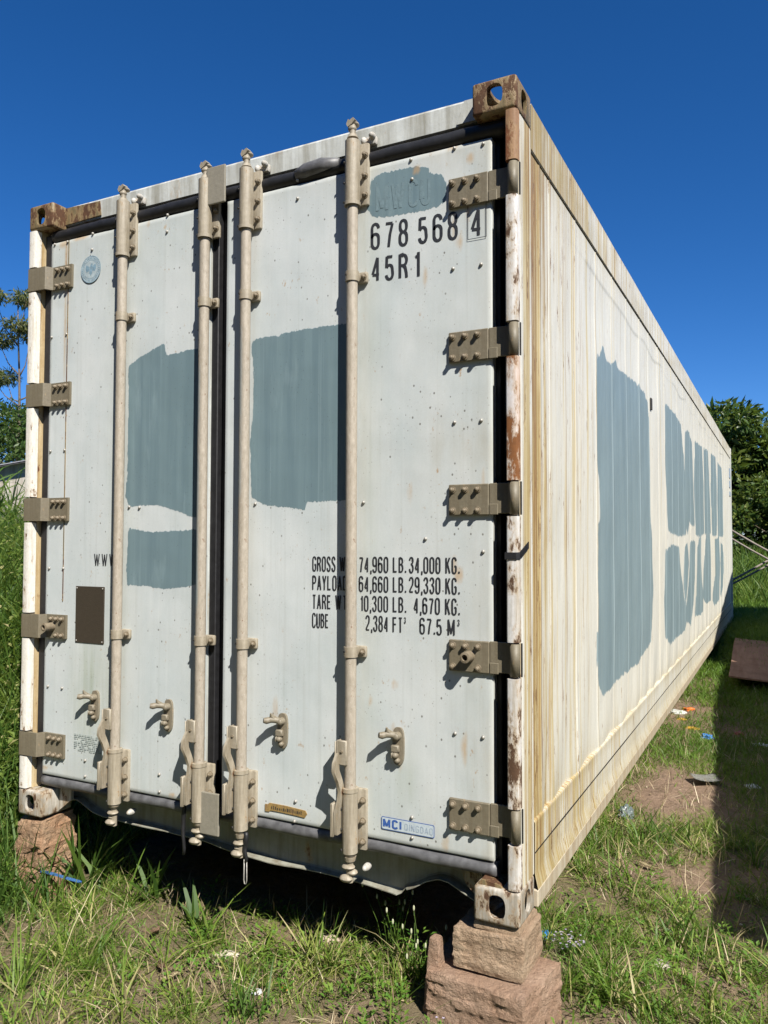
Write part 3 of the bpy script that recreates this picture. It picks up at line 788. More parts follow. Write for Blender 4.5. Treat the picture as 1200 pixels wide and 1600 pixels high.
# gaskets
bm = bmesh.new()
box(bm, 1.0750, 1.1100, 0.062, 0.118, 0.175, 2.73, 0.003)
box(bm, 1.1105, 1.1600, 0.092, 0.120, 0.175, 2.73, 0.003)
obj('centre_gasket', bm, M_RUBBER, dl)
def lip(parent, x0, x1, z, r, mat, nm):
    bm = bmesh.new()
    n = 40
    pts = [(x0 + (x1 - x0) * k / n, 0.068 + 0.004 * (vnoise(x0 + k * 0.1, 5, 3) - 0.5), z + 0.005 * (vnoise(x0 + k * 0.1, 1, 3) - 0.5)) for k in range(n + 1)]
    tube(bm, pts, [r * (1 + 0.12 * (vnoise(x0 * 7 + k, 2, 0.7) - 0.5)) for k in range(n + 1)], 12)
    obj(nm, bm, mat, parent)
lip(dl, 0.110, 1.135, 2.749, 0.031, M_RUBBER, 'top_gasket')
lip(dr, 1.139, 2.39, 2.749, 0.031, M_RUBBER, 'top_gasket')
lip(dl, 0.100, 1.135, 0.157, 0.026, M_GASK, 'bottom_gasket')
lip(dr, 1.139, 2.345, 0.157, 0.026, M_GASK, 'bottom_gasket')
bm = bmesh.new()
tube(bm, [(1.51, 0.056, 2.754), (1.55, 0.052, 2.760), (1.63, 0.051, 2.766), (1.71, 0.056, 2.760)], [0.024, 0.0315, 0.0315, 0.022], 10)
obj('torn_gasket_skin', bm, M_GASK, dr)

# rivets: one mesh, many copies
def rivet_proto(parent):
    bm = bmesh.new()
    ball(bm, (0, 0, 0), (0.0068, 0.0068, 0.0068), seg=10)
    return obj('rivet', bm, M_RIVET, parent, smooth=True)
rv0 = rivet_proto(dr)
first = True
for x, z in RV:
    if first:
        o = rv0
        first = False
    else:
        o = rv0.copy()
        link(o, dr if x > 1.13 else dl)
    o.location = (x, DF - 0.002, z)

# hinges
def hexbolt(bm, x, y, z, r=0.0105, h=0.013, mi=1):
    cyl(bm, (x, y, z), (x, y - h, z), r, r * 0.93, 6, mi=mi)
    cyl(bm, (x, y, z), (x, y - 0.003, z), r * 1.35, r * 1.3, 12, mi=mi)
    ball(bm, (x, y - h, z), (r * 0.7, 0.004, r * 0.7), mi=mi, seg=8)
def hinge_right(stub):
    bm = bmesh.new()
    box(bm, 2.172, 2.322, 0.035, 0.0475, -0.055, 0.055, 0.003)
    box(bm, 2.3225, 2.412, 0.040, 0.0495, -0.050, 0.056, 0.002)
    box(bm, 2.3235, 2.3555, 0.034, 0.0395, -0.0545, -0.016, 0.002)
    box(bm, 2.400, 2.413, 0.014, 0.0395, -0.050, 0.055, 0.002)
    cyl(bm, (2.4205, 0.018, -0.054), (2.4205, 0.018, 0.056), 0.0165, n=20)
    cyl(bm, (2.4205, 0.018, -0.057), (2.4205, 0.018, 0.059), 0.008, n=10, mi=1)
    box(bm, 2.4375, 2.4425, 0.026, 0.034, -0.056, 0.058, 0.001, mi=2)
    for x in (2.188, 2.235, 2.282):
        for z in (-0.038, 0.036):
            if stub and x == 2.235 and z < 0: continue
            hexbolt(bm, x, 0.0345, z, 0.0095, 0.015)
    if stub:
        pipe(bm, 2.252, 0.002)
    return bm
def pipe(bm, x, z):
    cyl(bm, (x, 0.034, z), (x, -0.016, z), 0.019, n=18, caps=False, mi=1)
    cyl(bm, (x, -0.016, z), (x, -0.018, z), 0.019, 0.011, n=18, caps=False, mi=1)
    cyl(bm, (x, -0.018, z), (x, 0.010, z), 0.011, n=18, caps=False, mi=1)
    cyl(bm, (x, 0.009, z), (x, 0.012, z), 0.011, n=18, caps=True, mi=1)
def hinge_left(stub):
    bm = bmesh.new()
    pts = [(-0.002, 0.034), (-0.004, 0.006), (0.002, -0.001), (0.112, 0.004), (0.132, 0.035), (0.256, 0.035), (0.256, 0.0475), (0.122, 0.0475), (0.104, 0.014), (0.056, 0.011), (0.056, 0.030)]
    prism(bm, pts, 'z', -0.054, 0.055)
    for x in (0.166, 0.200, 0.235):
        for z in (-0.040, 0.036):
            if stub and x < 0.17 and z < 0: continue
            hexbolt(bm, x, 0.0345, z, 0.0095, 0.015)
    if stub:
        pipe(bm, 0.172, 0.0)
    return bm
for fn, par in ((hinge_right, dr), (hinge_left, dl)):
    o0 = obj('hinge', fn(False), [M_HINGE, M_BOLT, M_DARK], par)
    bv = None
    for i, z in enumerate(HZ):
        if i == 3:
            o = obj('hinge', fn(True), [M_HINGE, M_BOLT, M_DARK], par)
            o['label'] = 'hinge with a round pipe stub standing out of its plate'
        else:
            o = o0 if i == 0 else link(o0.copy(), par)
        o.location = (0, 0, z)

# locking rods with sleeves, clamps, cams, keepers and swing handles
RX = [0.606, 1.0758, 1.2902, 1.7892]
RYC = 0.010
def sleeve(z0, z1, bolts, ring_low):
    bm = bmesh.new()
    cyl(bm, (0, 0, z0), (0, 0, z1), 0.029, n=24)
    cyl(bm, (0, 0, z0 if ring_low else z1 - 0.012), (0, 0, z0 + 0.014 if ring_low else z1 + 0.002), 0.0315, n=24)
    box(bm, -0.024, 0.056, 0.022, 0.0395, z0 + 0.006, z1 - 0.004, 0.005, seg=2)
    for z in bolts:
        hexbolt(bm, 0.0435, 0.0225, z, 0.0095, 0.016)
        cyl(bm, (-0.024, -0.014, z - 0.03), (-0.029, -0.020, z - 0.03), 0.0045, n=8, mi=2)
    return bm
def clamp():
    bm = bmesh.new()
    cyl(bm, (0, 0, -0.019), (0, 0, 0.019), 0.0265, n=24)
    box(bm, -0.024, 0.052, 0.020, 0.0395, -0.021, 0.021, 0.006, seg=2)
    hexbolt(bm, 0.040, 0.0205, 0, 0.0095, 0.012)
    cyl(bm, (-0.012, -0.022, 0.002), (-0.0135, -0.0275, 0.002), 0.004, n=8, mi=2)
    return bm
def cam_low(flip):
    bm = bmesh.new()
    cyl(bm, (0, 0, 0.135), (0, 0, 0.118), 0.024, 0.020, 20)
    cyl(bm, (0, 0, 0.118), (0, 0, 0.04), 0.013, 0.013, 14)
    ball(bm, (-0.004, -0.004, 0.096), (0.026, 0.022, 0.0105))
    ball(bm, (0.010 * flip, 0.002, 0.076), (0.020, 0.019, 0.012))
    ball(bm, (-0.010, -0.010, 0.055), (0.027, 0.020, 0.014))
    return bm
def cam_top():
    bm = bmesh.new()
    cyl(bm, (0, 0, 2.808), (0, 0, 2.822), 0.022, 0.016, 20)
    cyl(bm, (0, 0, 2.82), (0, 0, 2.862), 0.012, 0.012, 14)
    ball(bm, (-0.002, 0, 2.846), (0.018, 0.016, 0.014))
    ball(bm, (0.004, 0.010, 2.866), (0.017, 0.022, 0.010))
    prism(bm, [(-0.020, 2.862), (-0.014, 2.850), (0.004, 2.858), (0.018, 2.872), (0.010, 2.882), (-0.006, 2.874), (-0.012, 2.880)], 'y', -0.016, 0.010)
    return bm
def keeper_top():
    bm = bmesh.new()
    box(bm, 0.020, 0.076, 0.052, 0.078, 2.805, 2.838, 0.006, seg=2)
    ball(bm, (0.030, 0.046, 2.818), (0.012, 0.016, 0.016))
    ball(bm, (0.066, 0.044, 2.832), (0.013, 0.018, 0.013))
    return bm
def handle(k):
    """flat bar bent away from the door, hung on a hub plate at the rod"""
    bm = bmesh.new()
    box(bm, -0.042, 0.002, -0.034, -0.021, 0.458, 0.548, 0.003)
    box(bm, -0.048, -0.0425, -0.036, 0.014, 0.462, 0.543, 0.002)
    hexbolt(bm, -0.018, -0.034, 0.508, 0.0045, 0.003)
    prof = [(0.500, -0.030), (0.468, -0.046), (0.440, -0.050), (0.400, -0.034), (0.360, -0.020), (0.325, -0.022), (0.290, -0.030), (0.205, -0.026)]
    A, B = [], []
    th = 0.0065
    for i, (z, y) in enumerate(prof):
        w = (0.012, 0.016, 0.018, 0.016, 0.015, 0.015, 0.017, 0.016)[i]
        cx = (-0.034, -0.036, -0.034, -0.028, -0.026, -0.030, -0.036, -0.036)[i]
        # the bar lies edge-on: thickness across x, width along y
        A.append([bm.verts.new(p) for p in ((cx - th, y - w, z), (cx + th, y - w, z), (cx + th, y + w, z), (cx - th, y + w, z))])
    for a, b in zip(A, A[1:]):
        for q in range(4):
            bm.faces.new((a[q], a[(q + 1) % 4], b[(q + 1) % 4], b[q]))
    bm.faces.new(A[0]); bm.faces.new(A[-1][::-1])
    box(bm, -0.060, -0.046, -0.046, -0.010, 0.195, 0.318, 0.003)
    return bm
protos = {}
def rep(name, key, mk, mats, par, x, z=0, y=RYC):
    if key not in protos:
        protos[key] = obj(name, mk(), mats, par, auto=40)
        o = protos[key]
    else:
        o = link(protos[key].copy(), par)
    o.location = (x, y, z)
    return o
for i, x in enumerate(RX):
    d = dl if i < 2 else dr
    bm = bmesh.new()
    zz = np.linspace(0.12, 2.80, 60)
    tube(bm, [(0.0012 * (vnoise(i * 5, z, 1.2) - 0.5), 0, z) for z in zz], 0.0215, 20)
    o = obj('locking_rod', bm, M_ROD, d)
    o.location = (x, RYC, 0)
    at = o.data.attributes.new('blue', 'FLOAT', 'POINT')
    for v in o.data.vertices:
        s = 0.0
        if i == 1:
            s = (1.0 if (1.02 < v.co.z < 1.34) else (0.75 if 1.34 < v.co.z < 2.02 else 0.0)) * max(0.0, min(1.0, (0.004 - v.co.x) / 0.010))
        if i == 2:
            s = 0.7 * (1 if 1.45 < v.co.z < 2.12 else 0) * max(0.0, min(1.0, (0.006 - v.co.x) / 0.012))
        at.data[v.index].value = s
    rep('rod_sleeve', 'st', lambda: sleeve(2.557, 2.808, (2.60, 2.675, 2.755), True), [M_TAN, M_BOLT, M_DARK], d, x)
    rep('rod_sleeve', 'sl', lambda: sleeve(0.136, 0.370, (0.175, 0.250, 0.325), False), [M_TAN, M_BOLT, M_DARK], d, x)
    for z in (2.285, 0.871):
        rep('rod_clamp', 'cl', clamp, [M_TAN, M_BOLT, M_DARK], d, x, z)
    rep('rod_cam', 'cb%d' % (i % 2), lambda: cam_low(1 if i % 2 else -1), M_TAN, d, x, -0.012 * (i > 1))
    rep('rod_cam', 'ct', cam_top, M_TAN, d, x, 0.004 * i)
    if i != 1:
        rep('cam_keeper', 'kt', keeper_top, M_KEEP, d, x, 0, 0)
    if i in (0, 3):
        bm = bmesh.new()
        ball(bm, (x + 0.034, 0.08, 0.084 - 0.02 * (i == 3)), (0.014, 0.03, 0.014))
        obj('cam_keeper', bm, M_KEEP, d)
    rep('swing_handle', 'h', lambda: handle(0), [M_TAN, M_BOLT], d, x)

# handle catches on the door faces
def catch():
    """oval back plate, boss, forked arm reaching out to the left, and a hooked lip below"""
    bm = bmesh.new()
    prism(bm, [(a, b) for a, b in oval(0.046, 0.136, 24, 3.2)], 'y', 0.055, 0.067)
    cyl(bm, (0.000, 0.056, 0.038), (0.000, 0.034, 0.038), 0.015, 0.013, 16)
    ball(bm, (0.000, 0.034, 0.038), (0.012, 0.006, 0.012), seg=12)
    tube(bm, [(-0.002, 0.044, 0.040), (-0.018, 0.030, 0.046), (-0.034, 0.018, 0.048)], [0.0115, 0.0125, 0.013], 10)
    tube(bm, [(-0.020, 0.028, 0.050), (-0.026, 0.018, 0.062), (-0.024, 0.010, 0.074)], [0.011, 0.008, 0.003], 8)
    tube(bm, [(-0.032, 0.020, 0.046), (-0.042, 0.008, 0.044), (-0.050, 0.000, 0.046)], [0.012, 0.013, 0.010], 10)
    box(bm, -0.022, 0.010, 0.036, 0.0545, -0.020, 0.006, 0.004)
    box(bm, -0.018, -0.012, 0.030, 0.0545, -0.040, -0.0205, 0.002)
    ball(bm, (-0.004, 0.040, -0.030), (0.013, 0.014, 0.011))
    ball(bm, (0.001, 0.048, -0.050), (0.011, 0.012, 0.010))
    return bm
for x, d in ((0.448, dl), (0.880, dl), (1.466, dr), (1.972, dr)):
    o = rep('handle_catch', 'hc', catch, M_CATCH, d, x, 0.538, DF - 0.065)
    o.rotation_euler = (0, 0, 0)

# meeting plates over the centre gap
for z0, z1, lb in ((2.690, 2.850, 'drab rectangular plate over the top of the gap between the doors'), (0.092, 0.262, 'grey rectangular plate over the bottom of the gap between the doors')):
    bm = bmesh.new()
    box(bm, 1.092, 1.190, -0.004, 0.006, z0, z1, 0.004, seg=2)
    box(bm, 1.086, 1.100, 0.006, 0.060, z0 + 0.03, z1 - 0.03, 0.003)
    o = obj('meeting_plate', bm, M_PLATE, dl)
    o['label'] = lb

# rating plate, faint table, seal, stickers ---------------------------------------------
def rating_mat():
    t = NT('dark brown rating plate', 0.45, 0.3)
    br = t.n('ShaderNodeTexBrick')
    t.put(br.inputs['Vector'], t.co((1, 1, 1)))
    mp = t.n('ShaderNodeCombineXYZ')
    s = t.sep()
    t.put(mp.inputs[0], s[0]); t.put(mp.inputs[1], s[2])
    t.put(br.inputs['Vector'], mp.outputs[0])
    br.inputs['Scale'].default_value = 60
    br.inputs['Mortar Size'].default_value = 0.03
    br.inputs['Color1'].default_value = (0.075, 0.058, 0.04, 1)
    br.inputs['Color2'].default_value = (0.055, 0.043, 0.03, 1)
    br.inputs['Mortar'].default_value = (0.12, 0.10, 0.075, 1)
    return t.out(br.outputs[0])
bm = bmesh.new()
box(bm, 0.3095, 0.490, DF - 0.0045, DF + 0.002, 0.815, 1.0735, 0.002)
for x in (0.3185, 0.481):
    for z in (0.824, 1.0645):
        ball(bm, (x, DF - 0.005, z), (0.004, 0.003, 0.004), mi=1, seg=8)
obj('rating_plate', bm, [rating_mat(), M_RIVET], dl)

# stroke lettering -----------------------------------------------------------------------
def arc(cx, cy, rx, ry, a0, a1, n=10):
    return [(cx + rx * math.cos(R(a0 + (a1 - a0) * k / n)), cy + ry * math.sin(R(a0 + (a1 - a0) * k / n))) for k in range(n + 1)]
def loop(x0, x1, y0, y1, r):
    cx, rx = (x0 + x1) / 2, (x1 - x0) / 2
    return arc(cx, y1 - r, rx, r, 0, 180) + arc(cx, y0 + r, rx, r, 180, 360) + [(x1, y1 - r)]
_six = [arc(.5, .8, .5, .2, 5, 180) + arc(.5, .2, .5, .2, 180, 360) + arc(.5, .42, .5, .17, 0, 180)]
GL = {
    '0': [loop(0, 1, 0, 1, .2)], 'O': [loop(0, 1, 0, 1, .2)],
    '1': [[(.72, 0), (.72, 1)], [(.72, .93), (.6, .84), (.25, .80)]],
    '2': [arc(.5, .79, .48, .21, 180, 0) + [(.98, .70), (.86, .52), (.2, .2), (.04, .06)], [(0, .05), (1, .05)]],
    '3': [arc(.5, .79, .48, .21, 175, -60, 10) + [(.42, .54)], [(.42, .54)] + arc(.5, .27, .5, .27, 75, -175, 12)],
    '4': [[(.76, 0), (.76, .96)], [(.74, .97), (.02, .27)], [(0, .24), (1, .24)]],
    '5': [[(.95, .95), (.1, .95)], [(.12, .97), (.06, .50)], [(.06, .50)] + arc(.5, .42, .44, .18, 140, 0) + arc(.5, .22, .5, .22, 0, -170)],
    '6': _six, '7': [[(0, .95), (1, .95)], [(.98, .93), (.62, .5), (.42, 0)]],
    '8': [loop(.04, .96, .53, 1, .2), loop(0, 1, 0, .53, .2)],
    '9': [[(1 - x, 1 - y) for x, y in _six[0]]],
    'G': [arc(.5, .8, .5, .2, 0, 180) + arc(.5, .2, .5, .2, 180, 360) + [(1, .46)], [(.55, .46), (1.05, .46)]],
    'C': [arc(.5, .8, .5, .2, 0, 180) + arc(.5, .2, .5, .2, 180, 360)],
    'R': [[(0, 0), (0, 1)], [(0, .96), (.5, .96)] + arc(.5, .74, .5, .22, 90, -90) + [(0, .52)], [(.5, .52), (.8, .42), (.95, .2), (1, 0)]],
    'P': [[(0, 0), (0, 1)], [(0, .96), (.5, .96)] + arc(.5, .72, .5, .24, 90, -90) + [(0, .48)]],
    'S': [arc(.5, .78, .48, .22, 5, 180) + [(.06, .66), (.94, .36)] + arc(.5, .22, .5, .22, 10, -180)],
    'W': [[(0, 1), (.27, 0)], [(.27, 0), (.5, .95)], [(.5, .95), (.73, 0)], [(.73, 0), (1, 1)]],
    'M': [[(0, 0), (0, 1)], [(0, 1), (.5, .1)], [(.5, .1), (1, 1)], [(1, 1), (1, 0)]],
    'N': [[(0, 0), (0, 1)], [(0, 1), (1, 0)], [(1, 0), (1, 1)]],
    'T': [[(0, .95), (1, .95)], [(.5, 0), (.5, .95)]], 'A': [[(0, 0), (.5, 1)], [(.5, 1), (1, 0)], [(.2, .3), (.8, .3)]],
    'Y': [[(0, 1), (.5, .45)], [(1, 1), (.5, .45)], [(.5, .45), (.5, 0)]],
    'L': [[(0, 1), (0, 0)], [(0, .05), (.95, .05)]], 'I': [[(.5, 0), (.5, 1)]],
    'D': [[(0, 0), (0, 1)], [(0, .96), (.45, .96)] + arc(.45, .7, .55, .26, 90, 0) + arc(.45, .3, .55, .26, 0, -90) + [(0, .04)]],
    'U': [[(0, 1), (0, .22)] + arc(.5, .22, .5, .22, 180, 360) + [(1, 1)]],
    'B': [[(0, 0), (0, 1)], [(0, .96), (.45, .96)] + arc(.45, .75, .48, .21, 90, -90) + [(0, .54)], [(.45, .54)] + arc(.47, .29, .53, .25, 90, -90) + [(0, .04)]],
    'E': [[(0, 0), (0, 1)], [(0, .95), (.95, .95)], [(0, .52), (.85, .52)], [(0, .05), (.95, .05)]],
    'F': [[(0, 0), (0, 1)], [(0, .95), (.95, .95)], [(0, .52), (.85, .52)]],
    'K': [[(0, 0), (0, 1)], [(0, .38), (.95, 1)], [(.35, .60), (1, 0)]],
    'Q': [loop(0, 1, 0, 1, .2), [(.55, .22), (1, -.04)]],
    '.': [[(.5, 0), (.5, .12)]], ',': [[(.55, .10), (.30, -.14)]],
    '-': [[(.1, .48), (.9, .48)]],
}
ADV = {'.': .45, ',': .45, ' ': .62, 'I': .5, 'W': 1.45, 'M': 1.3, '1': .82, '\u00b3': .6}
WID = {'.': .2, ',': .2, 'I': .2, 'W': 1.2, 'M': 1.05, '1': .7, '\u00b3': .3}
def lettering(bm, text, x0, x1, z0, cap, th, slope=0.0, y=DF - 0.0016, mi=0, wf=0.58):
    """stroke letters laid on the door between x0 and x1; slope is dz/dx of the baseline"""
    tot = sum(ADV.get(c, 1.0) for c in text) - (1 - wf)
    u = (x1 - x0 - th) / tot
    pen = x0 + th / 2
    lay = 0
    for ch in text:
        w = (WID[ch] * wf / 0.76 if ch in WID else wf) * u
        strokes = GL.get(ch, [])
        cz, co = cap, 0
        if ch == '\u00b3':
            strokes, cz, co = GL['3'], cap * .38, cap * .62
        t2 = th * (.45 if ch == '\u00b3' else 1)
        for st in strokes:
            lay += 1
            yy = y - 0.00006 * (lay % 6)
            P = []
            for (a, b) in st:
                px = pen + a * w
                P.append(Vector((px, (th / 2 if True else 0) * 0 + z0 + co + b * (cz - 0) + slope * (px - x0))))
            # keep the ink inside the cap height
            L_, R_ = [], []
            for i, p in enumerate(P):
                d0 = (P[i] - P[i - 1]).normalized() if i > 0 else (P[1] - P[0]).normalized()
                d1 = (P[i + 1] - P[i]).normalized() if i < len(P) - 1 else d0
                d = (d0 + d1)
                d = d.normalized() if d.length > 1e-6 else d1
                nrm = Vector((-d.y, d.x))
                k = 1 / max(0.6, abs(d.dot(d1)))
                hw = t2 / 2 * k * (0.86 if abs(d.x) > 0.8 else 1.0)
                L_.append(p + nrm * hw)
                R_.append(p - nrm * hw)
            vl = [bm.verts.new((p.x, yy, p.y)) for p in L_]
            vr = [bm.verts.new((p.x, yy, p.y)) for p in R_]
            for i in range(len(P) - 1):
                f = bm.faces.new((vl[i], vl[i + 1], vr[i + 1], vr[i]))
                f.material_index = mi
        pen += ADV.get(ch, 1.0) * u
def text_part(par, lines, th, mat=None, name='lettering', lb=None, **k):
    bm = bmesh.new()
    for a in lines:
        lettering(bm, *a[:5], th, a[5] if len(a) > 5 else 0.0, **k)
    o = obj(name, bm, mat or M_INK, par)
    if lb: o['label'] = lb
    return o
bm = bmesh.new()
lettering(bm, '678', 1.849, 2.007, 2.3947, 0.094, 0.0115, -0.058, wf=0.48)
lettering(bm, '568', 2.0468, 2.2047, 2.3838, 0.094, 0.0115, -0.058, wf=0.48)
lettering(bm, '45R1', 1.852, 2.0537, 2.2705, 0.090, 0.0115, -0.055, wf=0.48)
lettering(bm, '4', 2.2534, 2.2961, 2.3729, 0.094, 0.0115, -0.058, wf=0.48)
for a, b, c, d_ in ((2.2425, 2.314, 2.3595, 2.3619), (2.2425, 2.314, 2.4812, 2.4836), (2.2425, 2.245, 2.3619, 2.4812), (2.3115, 2.314, 2.3619, 2.4812)):
    bm.faces.new([bm.verts.new(p) for p in ((a, DF - 0.0040, c), (b, DF - 0.0040, c), (b, DF - 0.0040, d_), (a, DF - 0.0040, d_))])
o = obj('container_number', bm, M_INK, dr)
o['label'] = 'black number 678 568 4 over the code 45R1'
bm = bmesh.new()
for k, (a, b, c, d_) in enumerate((('GROSS WT.', 'GROSS', '74,960 LB.', '34,000 KG.'), ('PAYLOAD', '', '64,660 LB.', '29,330 KG.'), ('TARE WT.', '', '10,300 LB.', '4,670 KG.'), ('CUBE', '', '2,384 FT\u00b3', '67.5 M\u00b3'))):
    z = 1.1677 - 0.0730 * k
    x1 = (1.7775, 1.7517, 1.7616, 1.6722)[k]
    lettering(bm, a, 1.5957, x1, z, 0.054, 0.0060, 0.004)
    lettering(bm, c, (1.8024, 1.8024, 1.8053, 1.8312)[k], 2.0001, z, 0.055, 0.0063, 0.004)
    lettering(bm, d_, (2.011, 2.011, 2.0299, 2.0537)[k], 2.2097, z + 0.001, 0.055, 0.0063, 0.004)
o = obj('weight_table', bm, M_INK, dr)
o['label'] = 'black table of gross weight, payload, tare weight and cube'
text_part(dl, [('WWW', 0.4204, 0.5555, 1.1697, 0.053)], 0.0062, lb='black letters WWW running under the rod')
M_GHOST = plain('ghost of painted over letters', (0.195, 0.278, 0.305), 0.5, 0, 0.1, 60)
text_part(dr, [('MWCU', 1.8709, 2.0974, 2.5368, 0.095, -0.058)], 0.012, M_GHOST, 'painted_over_letters', y=DF - 0.0011)

# white and blue sticker
M_STB = plain('sticker blue', (0.05, 0.13, 0.42), 0.4, 0, 0.2, 200)
M_STW = plain('sticker white', (0.58, 0.66, 0.70), 0.4, 0, 0.08, 60)
M_STF = plain('sticker faded blue', (0.38, 0.47, 0.58), 0.4, 0, 0.15, 200)
def shear_rect(bm, x0, x1, z0, z1, sl, y, mi, rad=0.006):
    P = []
    for cx, cz, a in ((x1 - rad, z1 - rad, 0), (x0 + rad, z1 - rad, 90), (x0 + rad, z0 + rad, 180), (x1 - rad, z0 + rad, 270)):
        for k in range(5):
            t = R(a + 22.5 * k)
            px = cx + rad * math.cos(t)
            P.append((px, y, cz + rad * math.sin(t) + sl * (px - x0)))
    f = bm.faces.new([bm.verts.new(p) for p in P])
    f.material_index = mi
bm = bmesh.new()
shear_rect(bm, 1.9018, 2.1133, 0.229, 0.275, 0.0, DF - 0.0036, 0)
shear_rect(bm, 1.9043, 2.1108, 0.2315, 0.2725, 0.0, DF - 0.0042, 1, 0.005)
lettering(bm, 'MCI', 1.9087, 1.9842, 0.2393, 0.027, 0.0080, 0, y=DF - 0.0048, mi=0)
lettering(bm, 'QINGDAO', 1.9961, 2.1074, 0.2403, 0.022, 0.0026, 0, y=DF - 0.0048, mi=2)
obj('maker_sticker', bm, [M_STB, M_STW, M_STF], dr)
# brown remains of a label
M_BRN = worn('brown label remains', (0.40, 0.26, 0.09), rust=0.3, dirtamt=0.5, sc=50, dirt=(0.2, 0.13, 0.05))
bm = bmesh.new()
P = [(x + 0.011, z + 0.007) for x, z in ((1.372, 0.205), (1.392, 0.206), (1.398, 0.212), (1.440, 0.212), (1.520, 0.210), (1.558, 0.208), (1.568, 0.222), (1.560, 0.235), (1.470, 0.240), (1.392, 0.240), (1.384, 0.233), (1.372, 0.233))]
prism(bm, P, 'y', DF - 0.0044, DF + 0.001)
obj('label_remains', bm, M_BRN, dr)
bm = bmesh.new()
for k in range(16):
    x = 1.413 + 0.0092 * k
    h = random.uniform(0.008, 0.016)
    box(bm, x, x + random.uniform(0.003, 0.006), DF - 0.0050, DF - 0.0046, 0.225, 0.225 + h)
obj('label_print', bm, M_DARK, dr)
# faint printed table low on the left door
M_FNT = plain('faded print', (0.36, 0.42, 0.40), 0.5, 0, 0.15, 200)
bm = bmesh.new()
for r_ in range(9):
    x = 0.315
    while x < 0.473:
        w_ = random.uniform(0.006, 0.022)
        if random.random() < 0.82:
            bm.faces.new([bm.verts.new(p) for p in ((x, DF - 0.0042, 0.394 - r_ * 0.0085), (x + w_, DF - 0.0042, 0.394 - r_ * 0.0085), (x + w_, DF - 0.0042, 0.3975 - r_ * 0.0085), (x, DF - 0.0042, 0.3975 - r_ * 0.0085))])
        x += w_ + 0.004
obj('faded_table', bm, M_FNT, dl)
# round approval seal: faded ring, letters and an eagle-like figure
M_SEALD = plain('faded seal blue', (0.24, 0.37, 0.46), 0.5, 0, 0.3, 80)
M_SEALL = plain('pale seal blue', (0.46, 0.55, 0.58), 0.5, 0, 0.2, 60)
bm = bmesh.new()
cx, cz, yS = 0.3717, 2.5477, DF - 0.0038
def ring(r0, r1, mi, yo=0.0, n=56):
    for k in range(n):
        a0, a1 = 2 * math.pi * k / n, 2 * math.pi * (k + 1) / n
        f = bm.faces.new([bm.verts.new((cx + r * math.cos(a), yS - yo, cz + r * math.sin(a))) for r, a in ((r0, a0), (r1, a0), (r1, a1), (r0, a1))])
        f.material_index = mi
ring(0.0005, 0.064, 1)
ring(0.0605, 0.064, 0, 0.0004)
ring(0.0425, 0.0445, 0, 0.0004)
for k in range(34):
    a = 2 * math.pi * k / 34
    w_ = random.uniform(0.035, 0.06)
    f = bm.faces.new([bm.verts.new((cx + r * math.cos(a + s), yS - 0.0004, cz + r * math.sin(a + s))) for r, s in ((0.048, -w_), (0.057, -w_), (0.057, w_), (0.048, w_))])
    f.material_index = 0
for pts in ([(-.002, .02), (.008, .03), (.012, .022), (.006, .006), (.010, -.016), (.0, -.030), (-.010, -.016), (-.006, .006)],
            [(.008, .012), (.030, .024), (.034, .004), (.026, -.012), (.010, -.006)], [(-.008, .012), (-.030, .024), (-.034, .004), (-.026, -.012), (-.010, -.006)]):
    f = bm.faces.new([bm.verts.new((cx + a, yS - 0.0005, cz + b)) for a, b in pts])
    f.material_index = 0
obj('round_seal', bm, [M_SEALD, M_SEALL], dl)
# vertical seam of the left door's hinge strip
bm = bmesh.new()
box(bm, 0.2208, 0.2238, DF - 0.0036, DF + 0.001, 1.0, 2.712)
obj('seam_strip', bm, M_RUSTY, dl)
# small black tab on the side wall and blue marks at the far end
bm = bmesh.new()
box(bm, W - 0.006, W + 0.002, 3.02, 3.075, 2.19, 2.27, 0.002)
obj('side_tab', bm, M_DARK, cont)
bm = bmesh.new()
for z0, z1 in ((2.36, 2.52), (2.20, 2.31), (2.06, 2.13)):
    box(bm, W - 0.006, W + 0.001, 11.62, 11.92, z0, z1)
obj('end_marks', bm, M_STF, cont)

# straps hanging under the doors: free to swing, so things of their own
def strap(x, y, z0, z1, lab, wire):
    t = empty('hanging_strap', (x, y, z0))
    tag(t, lab, 'strap')
    bm = bmesh.new()
    n = 10
    pr = [(0.004 * math.sin(k * 0.9), 0.002 * math.cos(k * 1.3), (z1 - z0) * k / n) for k in range(n + 1)]
    tube(bm, pr, [0.0095 if k < 7 else 0.007 for k in range(n + 1)], 8)
    obj('webbing', bm, M_RUBBER, t, smooth=True)
    if wire:
        bm = bmesh.new()
        zt = z1 - z0
        tube(bm, [(-0.006, 0, zt + 0.01), (-0.007, 0, zt - 0.07), (-0.004, 0, zt - 0.085), (0.004, 0, zt - 0.085), (0.007, 0, zt - 0.07), (0.006, 0, zt + 0.01)], 0.0024, 6)
        obj('wire_hook', bm, M_RIVET, t, smooth=True)
    return t
strap(1.318, 0.006, 0.13, 0.015, 'black strap with a wire hook hanging from the third locking rod', True)
strap(0.998, 0.010, 0.235, -0.015, 'thin black strap hanging beside the foot of the second locking rod', False)

